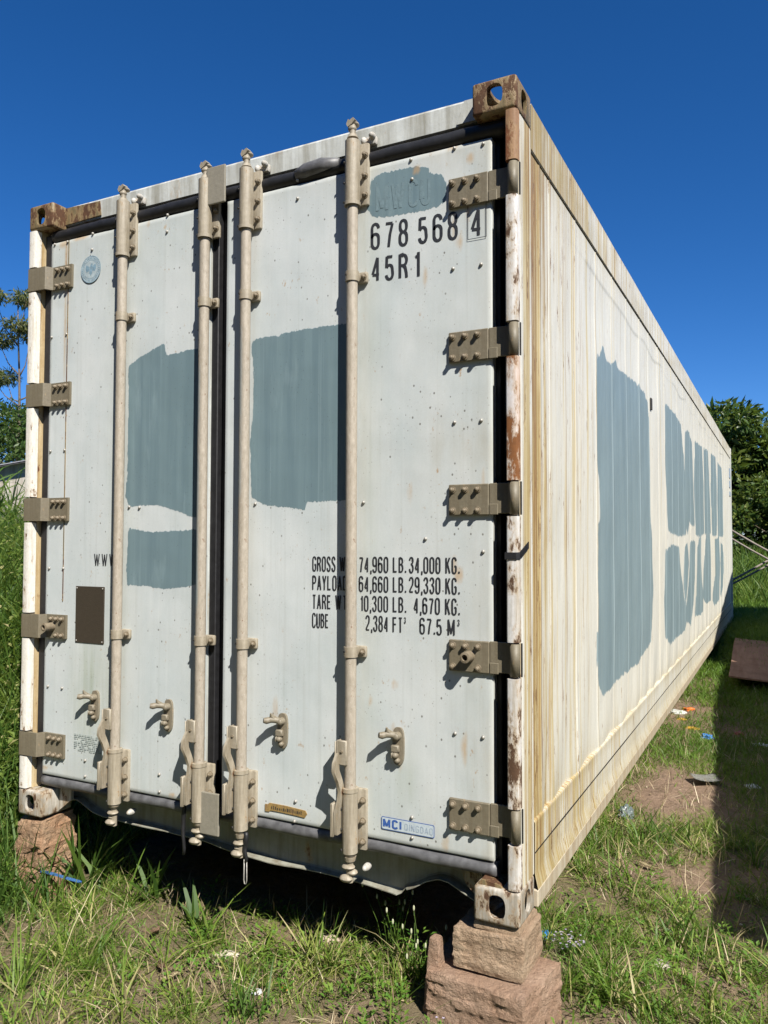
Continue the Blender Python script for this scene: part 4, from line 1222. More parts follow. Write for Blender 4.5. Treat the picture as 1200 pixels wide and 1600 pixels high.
# ------------------------------------------------------------------ ground
def smooth(a, b, v):
    t = np.clip((v - a) / (b - a), 0, 1)
    return t * t * (3 - 2 * t)
def gz(x, y):
    x, y = np.asarray(x, float), np.asarray(y, float)
    z = GZ + 0.30 * smooth(5.5, 10.0, y) + 0.75 * smooth(16.5, 26, y)
    z = z + 0.35 * smooth(-1.0, -7, x)
    z = z + 0.045 * (fbm(x, y, 1.1, 3, 5) - 0.5) + 0.022 * (fbm(x, y, 6, 3, 55) - 0.5)
    far = smooth(30, 120, np.hypot(x, y))
    return z + far * 3.0 * (fbm(x, y, 0.012, 3, 15) - 0.4)
BARE = [(2.55, 2.9, 0.30, 0.55, 1.3), (2.95, 0.62, 0.30, 0.16, 0.8), (2.30, 5.6, 0.35, 0.9, 0.9), (1.95, -0.12, 0.16, 0.12, 0.9), (2.6, 0.15, 0.30, 0.16, 0.9), (2.5, 1.55, 0.2, 0.25, 0.6),
        (1.42, 0.25, 0.22, 0.12, 0.7), (1.15, -0.15, 0.28, 0.12, 0.6), (0.75, 0.02, 0.15, 0.12, 0.5), (2.95, 5.0, 0.3, 0.6, 0.5), (1.7, -0.4, 0.2, 0.2, 0.6), (2.85, 1.6, 0.3, 0.2, 0.5)]
def bare(x, y):
    m = np.zeros(np.shape(x))
    for a, b, c, d, s in BARE:
        m = np.maximum(m, s * np.exp(-(((x - a) / c) ** 2 + ((y - b) / d) ** 2)))
    n = fbm(x, y, 2.6, 3, 200)
    m = m + 1.7 * np.clip(n - 0.51, 0, 1)
    m = m + 1.2 * ((x > 0.05) & (x < 2.08) & (y > 0.55) & (y < 12))
    return np.clip(m, 0, 1)
def axis(a, b, st, far):
    out = list(np.arange(a, b, st))
    s, v = st, b
    while v < far:
        out.append(v)
        s *= 1.16
        v += s
    s, v = st, a
    lo = []
    while v > -far:
        s *= 1.16
        v -= s
        lo.append(v)
    return np.array(lo[::-1] + out)
gx, gy = axis(-0.8, 4.0, 0.028, 900), axis(-1.6, 3.0, 0.028, 900)
GX, GY = np.meshgrid(gx, gy, indexing='ij')
GB = bare(GX, GY)
micro = 0.012 * (fbm(GX, GY, 22, 3, 7) - 0.5) + 0.02 * GB * (fbm(GX, GY, 9, 3, 70) - 0.5)
GZZ = gz(GX, GY) + micro * (np.hypot(GX - 2, GY) < 12)
def soil():
    t = NT('dry red brown soil', 0.9, spec=0.2)
    n1 = t.noise((1.5, 1.5, 1.5), detail=6, rough=0.65)
    n2 = t.noise((26, 26, 26), (3, 3, 3), detail=8, rough=0.72)
    n3 = t.noise((140, 140, 140), (3, 5, 3), detail=5, rough=0.7)
    c = t.mix(t.ramp(n2, 0.3, 0.7), (0.17, 0.115, 0.075), (0.42, 0.30, 0.215))
    c = t.mix(t.ramp(n1, 0.4, 0.7, 0, 0.5), c, (0.42, 0.28, 0.19))
    sandy = t.attr('bare')
    c2 = t.mix(t.ramp(n3, 0.3, 0.75), (0.13, 0.12, 0.055), (0.30, 0.25, 0.14))
    c = t.mix(t.math('MULTIPLY', t.math('SUBTRACT', 1.0, sandy), 0.85), c, c2)
    far = t.attr('far')
    c = t.mix(far, c, (0.07, 0.11, 0.03))
    v = t.n('ShaderNodeTexVoronoi')
    t.put(v.inputs['Vector'], t.co((55, 55, 55)))
    v.inputs['Scale'].default_value = 1
    peb = t.math('MULTIPLY', t.ramp(v.outputs['Distance'], 0.28, 0.20), t.ramp(t.noise((9, 9, 9), (4, 9, 2), detail=3), 0.5, 0.6))
    c = t.mix(t.math('MULTIPLY', peb, 0.55), c, (0.42, 0.34, 0.26))
    h = t.math('ADD', t.math('ADD', n2, t.math('MULTIPLY', n3, 0.4)), t.math('MULTIPLY', peb, 0.5))
    t.bump(h, 0.02, 1.0)
    return t.out(c)
i = np.arange((len(gx) - 1) * (len(gy) - 1))
ny = len(gy)
a = (i // (ny - 1)) * ny + i % (ny - 1)
F = np.stack([a, a + ny, a + ny + 1, a + 1], -1)
o = pydata('ground', np.stack([GX, GY, GZZ], -1).reshape(-1, 3), F, np.full(len(F), 4), soil(), None, True,
           {'bare': GB.ravel(), 'far': smooth(9, 18, np.hypot(GX - 3, GY)).ravel()})
tag(o, 'reddish dry soil between the grass in front of and beside the container', 'ground', kind='structure')

# ------------------------------------------------------------------ grass
def veg(name, stops, trans=0.35, rough=0.5, noise=True):
    t = NT(name, rough, spec=0.3)
    r = t.n('ShaderNodeValToRGB')
    t.put(r.inputs[0], t.attr('tint'))
    e = r.color_ramp.elements
    while len(e) < len(stops):
        e.new(0.5)
    for k, (p, c) in enumerate(stops):
        e[k].position = p
        e[k].color = tuple(c) + (1,)
    c = r.outputs[0]
    if noise:
        c = t.mix(t.ramp(t.noise((3, 3, 3), detail=3), 0.35, 0.7, 0.0, 0.35), c, tuple(x * 0.6 for x in stops[0][1]))
    s = t.b
    t.put(s.inputs['Base Color'], c)
    tr = t.n('ShaderNodeBsdfTranslucent')
    t.put(tr.inputs[0], t.mix(0.5, c, (0.30, 0.42, 0.05)))
    mx = t.n('ShaderNodeMixShader')
    mx.inputs[0].default_value = trans
    out = t.t.nodes['Material Output']
    t.t.links.new(s.outputs[0], mx.inputs[1])
    t.t.links.new(tr.outputs[0], mx.inputs[2])
    t.t.links.new(mx.outputs[0], out.inputs[0])
    return t.m
M_GRASS = veg('grass', [(0.0, (0.050, 0.115, 0.016)), (0.35, (0.105, 0.195, 0.026)), (0.6, (0.19, 0.27, 0.042)), (0.78, (0.32, 0.32, 0.09)), (1.0, (0.52, 0.43, 0.24))])
M_TALL = veg('tall grass', [(0.0, (0.03, 0.075, 0.014)), (0.5, (0.08, 0.15, 0.024)), (0.85, (0.17, 0.23, 0.045)), (1.0, (0.46, 0.40, 0.20))])
M_WEED = veg('weed leaves', [(0.0, (0.04, 0.12, 0.016)), (0.6, (0.10, 0.22, 0.028)), (1.0, (0.21, 0.29, 0.05))])
M_STRAW = veg('straw', [(0.0, (0.20, 0.14, 0.085)), (0.6, (0.42, 0.33, 0.20)), (1.0, (0.62, 0.54, 0.38))], trans=0.1)

def blades(name, px, py, h, wd, tint, mat, lean=0.45, curl=0.6, zoff=0.0, parent=None, base=None, az=None, lvl=None):
    n = len(px)
    th = rng.random(n) * 2 * math.pi if az is None else az
    ln = lean * rng.random(n) if lvl is None else lvl
    cu = curl * rng.random(n)
    dx, dy = np.cos(th), np.sin(th)
    ph = rng.random(n) * 2 * math.pi
    wx, wy = np.cos(ph), np.sin(ph)
    zb = (gz(px, py) if base is None else base) + zoff - 0.008
    V = np.zeros((n, 7, 3))
    for k, (s, ww) in enumerate(((0.0, 0.75), (0.38, 1.0), (0.74, 0.66), (1.0, 0.0))):
        out_ = h * (ln * s + cu * s * s)
        up = h * s * np.sqrt(np.clip(1 - (ln * 0.75 + cu * s * 0.62) ** 2, 0.02, 1))
        cx_, cy_, cz_ = px + dx * out_, py + dy * out_, zb + up
        if k < 3:
            V[:, 2 * k] = np.stack([cx_ - wx * wd * ww / 2, cy_ - wy * wd * ww / 2, cz_], -1)
            V[:, 2 * k + 1] = np.stack([cx_ + wx * wd * ww / 2, cy_ + wy * wd * ww / 2, cz_], -1)
        else:
            V[:, 6] = np.stack([cx_, cy_, cz_], -1)
    b = (np.arange(n) * 7)[:, None]
    Fi = np.concatenate([b + np.array([[0, 1, 3, 2]]), b + np.array([[2, 3, 5, 4]]), b + np.array([[4, 5, 6]])], 1)
    lp = np.tile(np.array([4, 4, 3]), n)
    return pydata(name, V.reshape(-1, 3), Fi.ravel(), lp, mat, parent, True, {'tint': np.repeat(tint, 7)})

def scatter(n, x0, x1, y0, y1, dens):
    x = x0 + (x1 - x0) * rng.random(n)
    y = y0 + (y1 - y0) * rng.random(n)
    keep = rng.random(n) < dens(x, y)
    return x[keep], y[keep]
def free(x, y):
    """keep plants out of the stone blocks and thin them in the shade under the container"""
    m = ~((x > 2.03) & (x < 2.54) & (y > -0.12) & (y < 0.24))
    m &= ~((x > -0.16) & (x < 0.30) & (y > -0.08) & (y < 0.34))
    under = (x > 0.05) & (x < 2.14) & (y > 0.42)
    return m * np.where(under, 0.0, 1.0)
def gd(x, y):
    return np.clip(1.0 - 1.15 * bare(x, y), 0.02, 1) * free(x, y)
# tufted grass near the camera
tx, ty = scatter(12000, -0.9, 4.4, -1.5, 2.4, lambda x, y: gd(x, y) * np.clip(2.6 * (fbm(x, y, 2.6, 3, 300) - 0.36), 0.05, 1))
k = rng.integers(7, 26, len(tx))
idx = np.repeat(np.arange(len(tx)), k)
sp = 0.013 + 0.022 * rng.random(len(tx))
px = tx[idx] + rng.normal(0, 1, len(idx)) * sp[idx]
py = ty[idx] + rng.normal(0, 1, len(idx)) * sp[idx]
tall = np.where(rng.random(len(tx)) < 0.16, 1.9, 1.0)
leftness = np.clip((1.3 - px) / 1.2, 0, 1)
hh = (0.030 + 0.075 * rng.random(len(tx)) ** 1.8)[idx] * (0.6 + 0.7 * rng.random(len(idx))) * (1 + 0.7 * leftness) * tall[idx]
tt = np.clip((0.18 + 0.40 * fbm(tx, ty, 1.8, 2, 400))[idx] + 0.33 * (rng.random(len(idx)) - 0.5) + 0.22 * (rng.random(len(tx)) - 0.4)[idx] + 0.10 * (px < 2.2), 0, 0.8)
tt = np.where(rng.random(len(idx)) < 0.19, 0.82 + 0.18 * rng.random(len(idx)), tt)
ok = free(px, py) > 0
o = blades('grass', px[ok], py[ok], hh[ok] * 1.12, (0.0030 + 0.0028 * rng.random(ok.sum())) * np.where(tall > 1, 1.45, 1.0)[idx][ok], tt[ok], M_GRASS, 0.9, 1.0)
tag(o, 'short tufted green grass in front of the container doors', 'grass', kind='stuff')
# fine ground cover
px, py = scatter(190000, -0.9, 4.4, -1.5, 2.6, lambda x, y: gd(x, y) * np.clip(2.2 * (fbm(x, y, 2.1, 3, 340) - 0.28), 0.15, 1))
o = blades('ground_cover', px, py, 0.012 + 0.030 * rng.random(len(px)), 0.0035 + 0.003 * rng.random(len(px)),
           np.clip(0.2 + 0.6 * rng.random(len(px)) + 0.3 * (fbm(px, py, 2.5, 2, 9) - 0.5), 0, 1), M_GRASS, 1.0, 1.3)
tag(o, 'very short mixed green and yellow ground cover', 'ground cover', kind='stuff')
# the strip along the long side
px, py = scatter(230000, 2.12, 5.8, 2.4, 16.5, lambda x, y: np.clip(1.0 - 1.1 * bare(x, y), 0.03, 1) * np.clip(1.25 - (y - 2.4) / 13, 0.3, 1) * (x < 4.2 + 0.1 * y) * np.clip(0.75 + 1.8 * (fbm(x, y, 2.0, 2, 33) - 0.3), 0.2, 1))
sc_ = np.clip(0.8 + (py - 2.4) / 7, 0.8, 2.2)
o = blades('grass', px, py, (0.030 + 0.075 * rng.random(len(px)) ** 1.5) * sc_, (0.004 + 0.003 * rng.random(len(px))) * sc_,
           np.clip(0.12 + 0.45 * fbm(px, py, 1.2, 2, 44) + 0.3 * (rng.random(len(px)) - 0.4), 0, 0.95), M_GRASS, 0.9, 1.0)
tag(o, 'green grass on the strip of ground along the long side of the container', 'grass', kind='stuff')
# straw and dead stems lying flat
px, py = scatter(30000, -0.6, 4.0, -1.4, 7.0, lambda x, y: np.clip(0.75 - 0.4 * bare(x, y), 0.1, 1) * (0.35 + 0.8 * (fbm(x, y, 2.5, 2, 81) > 0.48)) * free(x, y) * np.clip(1.3 - y / 5, 0.2, 1))
o = blades('dead_grass', px, py, 0.04 + 0.10 * rng.random(len(px)), 0.0022 + 0.002 * rng.random(len(px)), rng.random(len(px)), M_STRAW, 1.28, 0.4, zoff=0.012)
tag(o, 'straw coloured dead stems lying over the ground', 'dead grass', kind='stuff')

# leafy low weeds: stems with pairs of small leaves
def leaf_quads(cen, dirs, nor, ln, wd, fold=0.25):
    """diamond leaves, two faces each folded along the midrib: returns verts, faces"""
    n = len(cen)
    side = np.cross(dirs, nor)
    side /= np.linalg.norm(side, axis=1, keepdims=True) + 1e-9
    l, w = ln[:, None], wd[:, None]
    V = np.stack([cen, cen + dirs * l * 0.45 + side * w * 0.5 + nor * w * fold, cen + dirs * l, cen + dirs * l * 0.45 - side * w * 0.5 + nor * w * fold], 1)
    b = (np.arange(n) * 4)[:, None]
    Fi = np.concatenate([b + np.array([[0, 1, 2]]), b + np.array([[0, 2, 3]])], 1)
    return V.reshape(-1, 3), Fi.ravel(), np.full(2 * n, 3)
def unit(v):
    return v / (np.linalg.norm(v, axis=-1, keepdims=True) + 1e-9)
def weeds(name, cx_, cy_, height, nleaf, size, lab, mat=None, parent=None, spread=0.05):
    n = len(cx_)
    idx = np.repeat(np.arange(n), nleaf)
    s = rng.random(len(idx)) ** 0.8
    an = rng.random(len(idx)) * 2 * math.pi
    rr = spread * (0.25 + s) * rng.random(len(idx))
    hz_ = height[idx] * s
    cen = np.stack([cx_[idx] + rr * np.cos(an), cy_[idx] + rr * np.sin(an), gz(cx_[idx], cy_[idx]) + 0.004 + hz_], -1)
    a2_ = an + rng.normal(0, .5, len(idx))
    d = unit(np.stack([np.cos(a2_), np.sin(a2_), 0.25 + 0.5 * rng.random(len(idx))], -1))
    nr = unit(np.stack([-np.cos(a2_) * 0.4, -np.sin(a2_) * 0.4, np.ones(len(idx))], -1) + rng.normal(0, .2, (len(idx), 3)))
    sz = size * (0.6 + 0.8 * rng.random(len(idx)))
    V, Fi, lp = leaf_quads(cen, d, nr, sz, sz * 0.5)
    o = pydata(name, V, Fi, lp, mat or M_WEED, parent, False, {'tint': np.repeat(np.clip(0.2 + 0.5 * s + 0.3 * rng.random(len(idx)), 0, 1), 4)})
    if lab: tag(o, lab, 'weeds', kind='stuff')
    return o
wx_, wy_ = scatter(2600, -0.3, 4.0, -1.3, 2.2, lambda x, y: free(x, y) * np.clip(2.6 * (fbm(x, y, 1.5, 2, 500) - 0.42), 0, 1) + 0.9 * free(x, y) * np.exp(-(((x - 1.98) / 0.22) ** 2 + ((y + 0.02) / 0.20) ** 2)) + 1.0 * free(x, y) * np.exp(-(((x - 1.98) / 0.14) ** 2 + ((y + 0.10) / 0.12) ** 2)) + 0.5 * free(x, y) * np.exp(-(((x - 2.55) / 0.2) ** 2 + ((y - 0.4) / 0.25) ** 2)))
weeds('leafy_weeds', wx_, wy_, 0.02 + 0.05 * rng.random(len(wx_)), 14, 0.021, 'small leafy green weeds growing among the grass by the stone blocks')

# dark green mat under taller grass on the left and the bank behind
tx, ty = scatter(9000, -9, 0.0, -0.3, 12, lambda x, y: (x < -0.12 - 0.10 * (y < 0.3)) * np.clip(1.3 - np.abs(x + 1.3 * y) / 6, 0.15, 1) * (y > -0.1 - 0.3 * (x < -0.5)) + 0)
k = rng.integers(8, 18, len(tx)); idx = np.repeat(np.arange(len(tx)), k)
px = tx[idx] + rng.normal(0, 1, len(idx)) * 0.05
py = ty[idx] + rng.normal(0, 1, len(idx)) * 0.05
dist = np.hypot(px, py)
hb = np.clip(0.35 + 0.42 * dist, 0.35, 1.65)
ok = (px < -0.07) & (free(px, py) > 0)
h_ = hb * (0.45 + 0.65 * rng.random(len(px))) * (0.8 + 0.4 * rng.random(len(tx)))[idx]
o = blades('tall_grass', px[ok], py[ok], h_[ok], (0.007 + 0.007 * rng.random(len(px)) + 0.0012 * dist)[ok],
           np.clip(0.15 + 0.7 * rng.random(len(px)), 0, 1)[ok], M_TALL, 0.35, 0.75)
tag(o, 'tall green grass beyond the left corner of the container', 'tall grass', kind='stuff')
px, py = scatter(60000, -14, 16, 15.5, 30, lambda x, y: (x > -6) * np.clip(1.1 - (y - 16) / 16, 0.3, 1) * (0.5 + 0.5 * (fbm(x, y, 0.8, 2, 90) > 0.4)))
o = blades('tall_grass', px, py, (0.30 + 0.55 * rng.random(len(px))) * (0.7 + 0.8 * fbm(px, py, 0.5, 2, 13)) * np.clip(0.6 + (py - 15.5) / 9, 0.6, 1.4), 0.016 + 0.02 * rng.random(len(px)),
           np.clip(0.25 + 0.6 * rng.random(len(px)) + 0.3 * (fbm(px, py, 0.6, 2, 12) - 0.5), 0, 1), M_TALL, 0.4, 0.8)
tag(o, 'long green grass on the bank behind the far end of the container', 'tall grass', kind='stuff')

# single plants one can point at
def big_plant(name, x, y, n, h, w, lab, cat, curl=0.9, spread=0.03, grp=None, tint=(0.1, 0.6), az=None):
    root = empty(name, (x, y, float(gz(x, y))))
    tag(root, lab, cat, grp)
    px = rng.normal(0, spread, n)
    py = rng.normal(0, spread, n)
    o = blades('leaves', px, py, h * (0.5 + 0.6 * rng.random(n)), w * (0.7 + 0.5 * rng.random(n)), tint[0] + (tint[1] - tint[0]) * rng.random(n), M_TALL, 0.5, curl, base=np.zeros(n), parent=root,
               az=None if az is None else az + rng.normal(0, 0.7, n))
    return root
big_plant('broad_leaved_grass', 0.30, 0.16, 26, 0.42, 0.020, 'broad leaved grass plant arching beside the left stone block', 'plant', 1.1)
big_plant('broad_leaved_grass', 0.62, 0.24, 12, 0.26, 0.024, 'low plant with a few broad upright leaves under the first locking rod', 'plant', 0.7, 0.02)
big_plant('broad_leaved_grass', 0.97, 0.12, 9, 0.24, 0.020, 'small plant with pointed blades in front of the dark gap under the doors', 'plant', 0.6, 0.02)
big_plant('grass_clump', 0.02, -0.36, 60, 0.40, 0.009, 'big clump of long grass at the left edge of the photo', 'grass clump', 0.8, 0.07)
big_plant('grass_clump', 0.02, -0.13, 70, 0.38, 0.009, 'grass clump right under the bottom left casting, over the stone blocks', 'grass clump', 0.7, 0.08)
big_plant('grass_clump', 0.07, -0.17, 70, 0.34, 0.010, 'dense grass clump hiding the middle of the left stone blocks', 'grass clump', 0.6, 0.07)
big_plant('grass_clump', 0.16, -0.14, 70, 0.28, 0.007, 'clump of grass hiding the foot of the left stone blocks', 'grass clump', 0.8, 0.08)
big_plant('grass_clump', 0.21, -0.03, 50, 0.24, 0.008, 'grass clump at the right foot of the left stone blocks', 'grass clump', 0.8, 0.06)
big_plant('grass_clump', 0.22, -0.42, 60, 0.34, 0.008, 'grass clump with some yellow blades in front of the left stone blocks', 'grass clump', 0.8, 0.09, tint=(0.1, 0.95))
big_plant('grass_clump', 0.40, -0.58, 50, 0.30, 0.008, 'clump of long grass near the lower left corner', 'grass clump', 0.9, 0.06, tint=(0.2, 0.8))
big_plant('grass_clump', -0.10, -0.02, 46, 0.55, 0.010, 'tall thin grass clump leaning in front of the bottom left casting', 'grass clump', 0.55, 0.07)
big_plant('grass_clump', 1.55, -0.30, 36, 0.17, 0.007, 'upright tuft of bright green grass in front of the right door', 'grass clump', 0.7, 0.03)
big_plant('grass_clump', 2.62, 2.05, 60, 0.17, 0.008, 'dense grass tuft on the lit strip beside the long side', 'grass clump', 0.8, 0.07)
big_plant('grass_clump', 2.85, 0.98, 60, 0.15, 0.008, 'grass tuft at the edge of the dark shadow', 'grass clump', 0.8, 0.07)
# leafy growth mixed into the tall grass on the left
lx, ly = scatter(5200, -8, -0.12, 0.05, 6.5, lambda x, y: np.exp(-((x + 1.3 * y - 0.1) / 1.3) ** 2) * (fbm(x, y, 1.4, 2, 640) > 0.42))
ld = np.hypot(lx, ly)
weeds('leafy_scrub', lx, ly, np.clip(0.25 + 0.45 * ld, 0.2, 1.75) * (0.5 + 0.6 * rng.random(len(lx))), 22, 0.055, 'leafy green scrub growing through the tall grass at the left edge', M_TALL, None, 0.16)
# seeding weed: thin stalks with pale heads
M_SEEDH = plain('pale seed heads', (0.50, 0.52, 0.34), 0.8, 0, 0.3, 60)
def seed_plant(x, y, n, h, lab):
    root = empty('seeding_weed', (x, y, float(gz(x, y))))
    tag(root, lab, 'plant')
    bm, bh = bmesh.new(), bmesh.new()
    for _ in range(n):
        a, l, hk = random.uniform(0, 6.28), random.uniform(0.02, 0.10), h * random.uniform(0.55, 1.05)
        p = [(random.uniform(-.03, .03), random.uniform(-.03, .03), 0)]
        p.append((p[0][0] + l * 0.4 * math.cos(a), p[0][1] + l * 0.4 * math.sin(a), hk * 0.55))
        p.append((p[0][0] + l * math.cos(a), p[0][1] + l * math.sin(a), hk))
        tube(bm, p, [0.0016, 0.0013, 0.001], 5)
        ball(bh, (0, 0, 0), (0.0042, 0.0042, 0.011), seg=8)
        obj('seed_head', bh, M_SEEDH, root).location = (p[2][0], p[2][1], p[2][2] + 0.006)
        bh = bmesh.new()
    o = obj('stalks', bm, M_TALL, root)
    o.data.attributes.new('tint', 'FLOAT', 'POINT').data.foreach_set('value', np.full(len(o.data.vertices), 0.55, np.float32))
    bh.free()
    n2 = 60
    an = rng.random(n2) * 6.28
    s = rng.random(n2)
    cen = np.stack([0.05 * s * np.cos(an), 0.05 * s * np.sin(an), h * 0.75 * rng.random(n2)], -1)
    d = unit(np.stack([np.cos(an), np.sin(an), 0.3 + 0 * an], -1))
    nr = unit(np.stack([-.3 * np.cos(an), -.3 * np.sin(an), 1 + 0 * an], -1))
    sz = 0.024 * (0.6 + 0.7 * rng.random(n2))
    V, Fi, lp = leaf_quads(cen, d, nr, sz, sz * 0.42)
    pydata('leaves', V, Fi, lp, M_WEED, root, False, {'tint': np.repeat(rng.random(n2), 4)})
seed_plant(1.86, 0.24, 14, 0.30, 'weed with pale seed heads standing left of the stone blocks')
seed_plant(2.00, 0.16, 9, 0.24, 'shorter seeding weed against the lower stone block')

# flowers
M_PETAL = plain('pale lilac petals', (0.50, 0.44, 0.56), 0.6, 0, 0.15, 60)
def flowers(x, y, n, r, lab):
    root = empty('flower_clump', (x, y, float(gz(x, y))))
    tag(root, lab, 'flowers')
    bm, bs = bmesh.new(), bmesh.new()
    for _ in range(n):
        a, rr = random.uniform(0, 6.28), r * math.sqrt(random.random())
        cx_, cy_, cz_ = rr * math.cos(a), rr * math.sin(a), random.uniform(0.05, 0.09)
        tube(bs, [(cx_ * 0.4, cy_ * 0.4, 0), (cx_, cy_, cz_)], 0.001, 5)
        rot = random.uniform(0, 6)
        for p in range(5):
            t = rot + p * 1.2566
            q = [(0, 0), (0.003, 0.0019), (0.006, 0), (0.003, -0.0019)]
            vs = [bm.verts.new((cx_ + u * math.cos(t) - v * math.sin(t), cy_ + u * math.sin(t) + v * math.cos(t), cz_ + 0.001 + 0.25 * u)) for u, v in q]
            bm.faces.new(vs)
        obj('flower', bm, M_PETAL, root)
        bm = bmesh.new()
    bm.free()
    o = obj('stems', bs, M_TALL, root)
    o.data.attributes.new('tint', 'FLOAT', 'POINT').data.foreach_set('value', np.full(len(o.data.vertices), 0.3, np.float32))
flowers(2.455, 0.60, 46, 0.065, 'clump of tiny pale lilac flowers right of the upper stone block')
flowers(2.24, -0.16, 12, 0.06, 'few tiny white flowers in front of the lower stone block')

# ------------------------------------------------------------------ stone blocks
def stone_mat(name, a, b, c3=(0.30, 0.25, 0.16), sc=1.0):
    t = NT(name, 0.9, spec=0.2)
    n1 = t.noise((9 * sc,) * 3, detail=6, rough=0.6)
    n2 = t.noise((50, 50, 50), (2, 2, 2), detail=7, rough=0.72)
    lay = t.noise((6, 6, 34), (4, 2, 1), detail=5, rough=0.6)
    c = t.mix(t.ramp(n1, 0.3, 0.7), a, b)
    c = t.mix(t.ramp(n2, 0.45, 0.8, 0, 0.5), c, tuple(x * 0.5 for x in a))
    c = t.mix(t.ramp(lay, 0.55, 0.75, 0, 0.5), c, c3)
    c = t.mix(t.ramp(t.noise((120,) * 3, (7, 7, 7), detail=3), 0.66, 0.74, 0, 0.6), c, (0.62, 0.52, 0.42))
    t.bump(t.math('ADD', t.math('MULTIPLY', n1, 1.0), t.math('ADD', t.math('MULTIPLY', n2, 1.6), t.math('MULTIPLY', lay, 0.7))), 0.014, 1.0)
    return t.out(c)
M_ST1 = stone_mat('buff sandstone', (0.50, 0.34, 0.22), (0.64, 0.48, 0.33), (0.32, 0.27, 0.18))
M_ST2 = stone_mat('pink sandstone', (0.46, 0.29, 0.19), (0.60, 0.42, 0.30), (0.38, 0.24, 0.18))
M_ST3 = stone_mat('orange sandstone', (0.50, 0.28, 0.16), (0.56, 0.40, 0.26), (0.22, 0.18, 0.12))
def block(name, foot, z0, z1, top_in, mat, lab, amp=0.008, seed=0, chips=(), subd=5):
    """rough hewn block: footprint corners extruded, subdivided and roughened by noise"""
    bm = bmesh.new()
    n = len(foot)
    cx_ = sum(p[0] for p in foot) / n
    cy_ = sum(p[1] for p in foot) / n
    A = [bm.verts.new((x, y, z0)) for x, y in foot]
    B = [bm.verts.new((x + (cx_ - x) * top_in, y + (cy_ - y) * top_in, z1 + (chips[i] if i < len(chips) else 0))) for i, (x, y) in enumerate(foot)]
    bm.faces.new(A[::-1]); bm.faces.new(B)
    for i in range(n):
        bm.faces.new((A[i], A[(i + 1) % n], B[(i + 1) % n], B[i]))
    bmesh.ops.recalc_face_normals(bm, faces=bm.faces[:])
    bmesh.ops.bevel(bm, geom=bm.edges[:], offset=0.010, segments=2, affect='EDGES', profile=0.6)
    bmesh.ops.triangulate(bm, faces=[f for f in bm.faces if len(f.verts) > 4])
    for _ in range(subd):
        es = [e for e in bm.edges if e.calc_length() > 0.014]
        if not es: break
        bmesh.ops.subdivide_edges(bm, edges=es, cuts=1, use_grid_fill=True)
    bmesh.ops.triangulate(bm, faces=[f for f in bm.faces if len(f.verts) > 4])
    bm.normal_update()
    from mathutils import noise as mn
    for v in bm.verts:
        p = v.co * 1.0 + Vector((seed * 3.1, seed * 1.7, seed))
        d = 0.62 * amp * (0.9 * mn.noise(p * 7) + 0.55 * mn.noise(p * 24) + 0.75 * mn.noise(p * 60) - 0.4 * max(0, mn.noise(p * 15 + Vector((9, 9, 9))) - 0.25) * 2)
        led = amp * 0.35 * (1 if mn.noise(Vector((p.x * 5, p.y * 5, p.z * 26))) > 0.12 else -0.4)
        if abs(v.normal.z) > 0.7:
            d *= 0.35; led = 0
        v.co += v.normal * (d + led)
    o = obj(name, bm, mat, None, auto=24)
    tag(o, lab, 'stone block')
    return o
block('stone_block', [(2.195, 0.005), (2.448, 0.000), (2.452, 0.225), (2.20, 0.23)], -0.176, -0.030, 0.02, M_ST1, 'buff stone block directly under the near bottom casting of the container', 0.007, 1, (-0.012, 0.004, 0.0, -0.010))
block('mortar_pad', [(2.268, 0.016), (2.436, 0.012), (2.440, 0.212), (2.272, 0.212)], -0.034, -0.003, 0.05, M_ST1, 'thin crumbled pale stone slab squeezed between the near casting and the buff block', 0.003, 6, (), 4)
block('stone_block', [(2.115, -0.035), (2.470, -0.075), (2.525, 0.205), (2.10, 0.27)], -0.46, -0.178, 0.0, M_ST2, 'wide pink stone block on the ground carrying the buff block', 0.009, 2, (-0.012, 0.0, 0.002, -0.01))
block('stone_shard', [(2.085, -0.010), (2.165, -0.025), (2.165, 0.065), (2.095, 0.080)], -0.40, -0.100, 0.50, M_ST2, 'pointed pink stone shard at the left end of the wide block', 0.005, 4, (), 4)
block('stone_block', [(-0.02, 0.0), (0.165, -0.005), (0.172, 0.20), (-0.01, 0.21)], -0.235, -0.006, 0.09, M_ST3, 'orange brown stone block under the bottom left casting', 0.014, 3, (-0.03, -0.012, 0, 0))
block('stone_block', [(-0.01, -0.01), (0.185, -0.02), (0.195, 0.20), (0.0, 0.21)], -0.46, -0.240, 0.0, M_ST3, 'lower brown stone block half hidden in grass at the left corner', 0.012, 5)
for x in (0.02, 2.25):
    block('stone_block', [(x, 11.9), (x + 0.2, 11.9), (x + 0.2, 12.15), (x, 12.15)], -0.4, -0.004, 0.0, M_ST1, 'stone block under the far %s corner of the container' % ('left' if x < 1 else 'right'), 0.008, 7, (), 3)

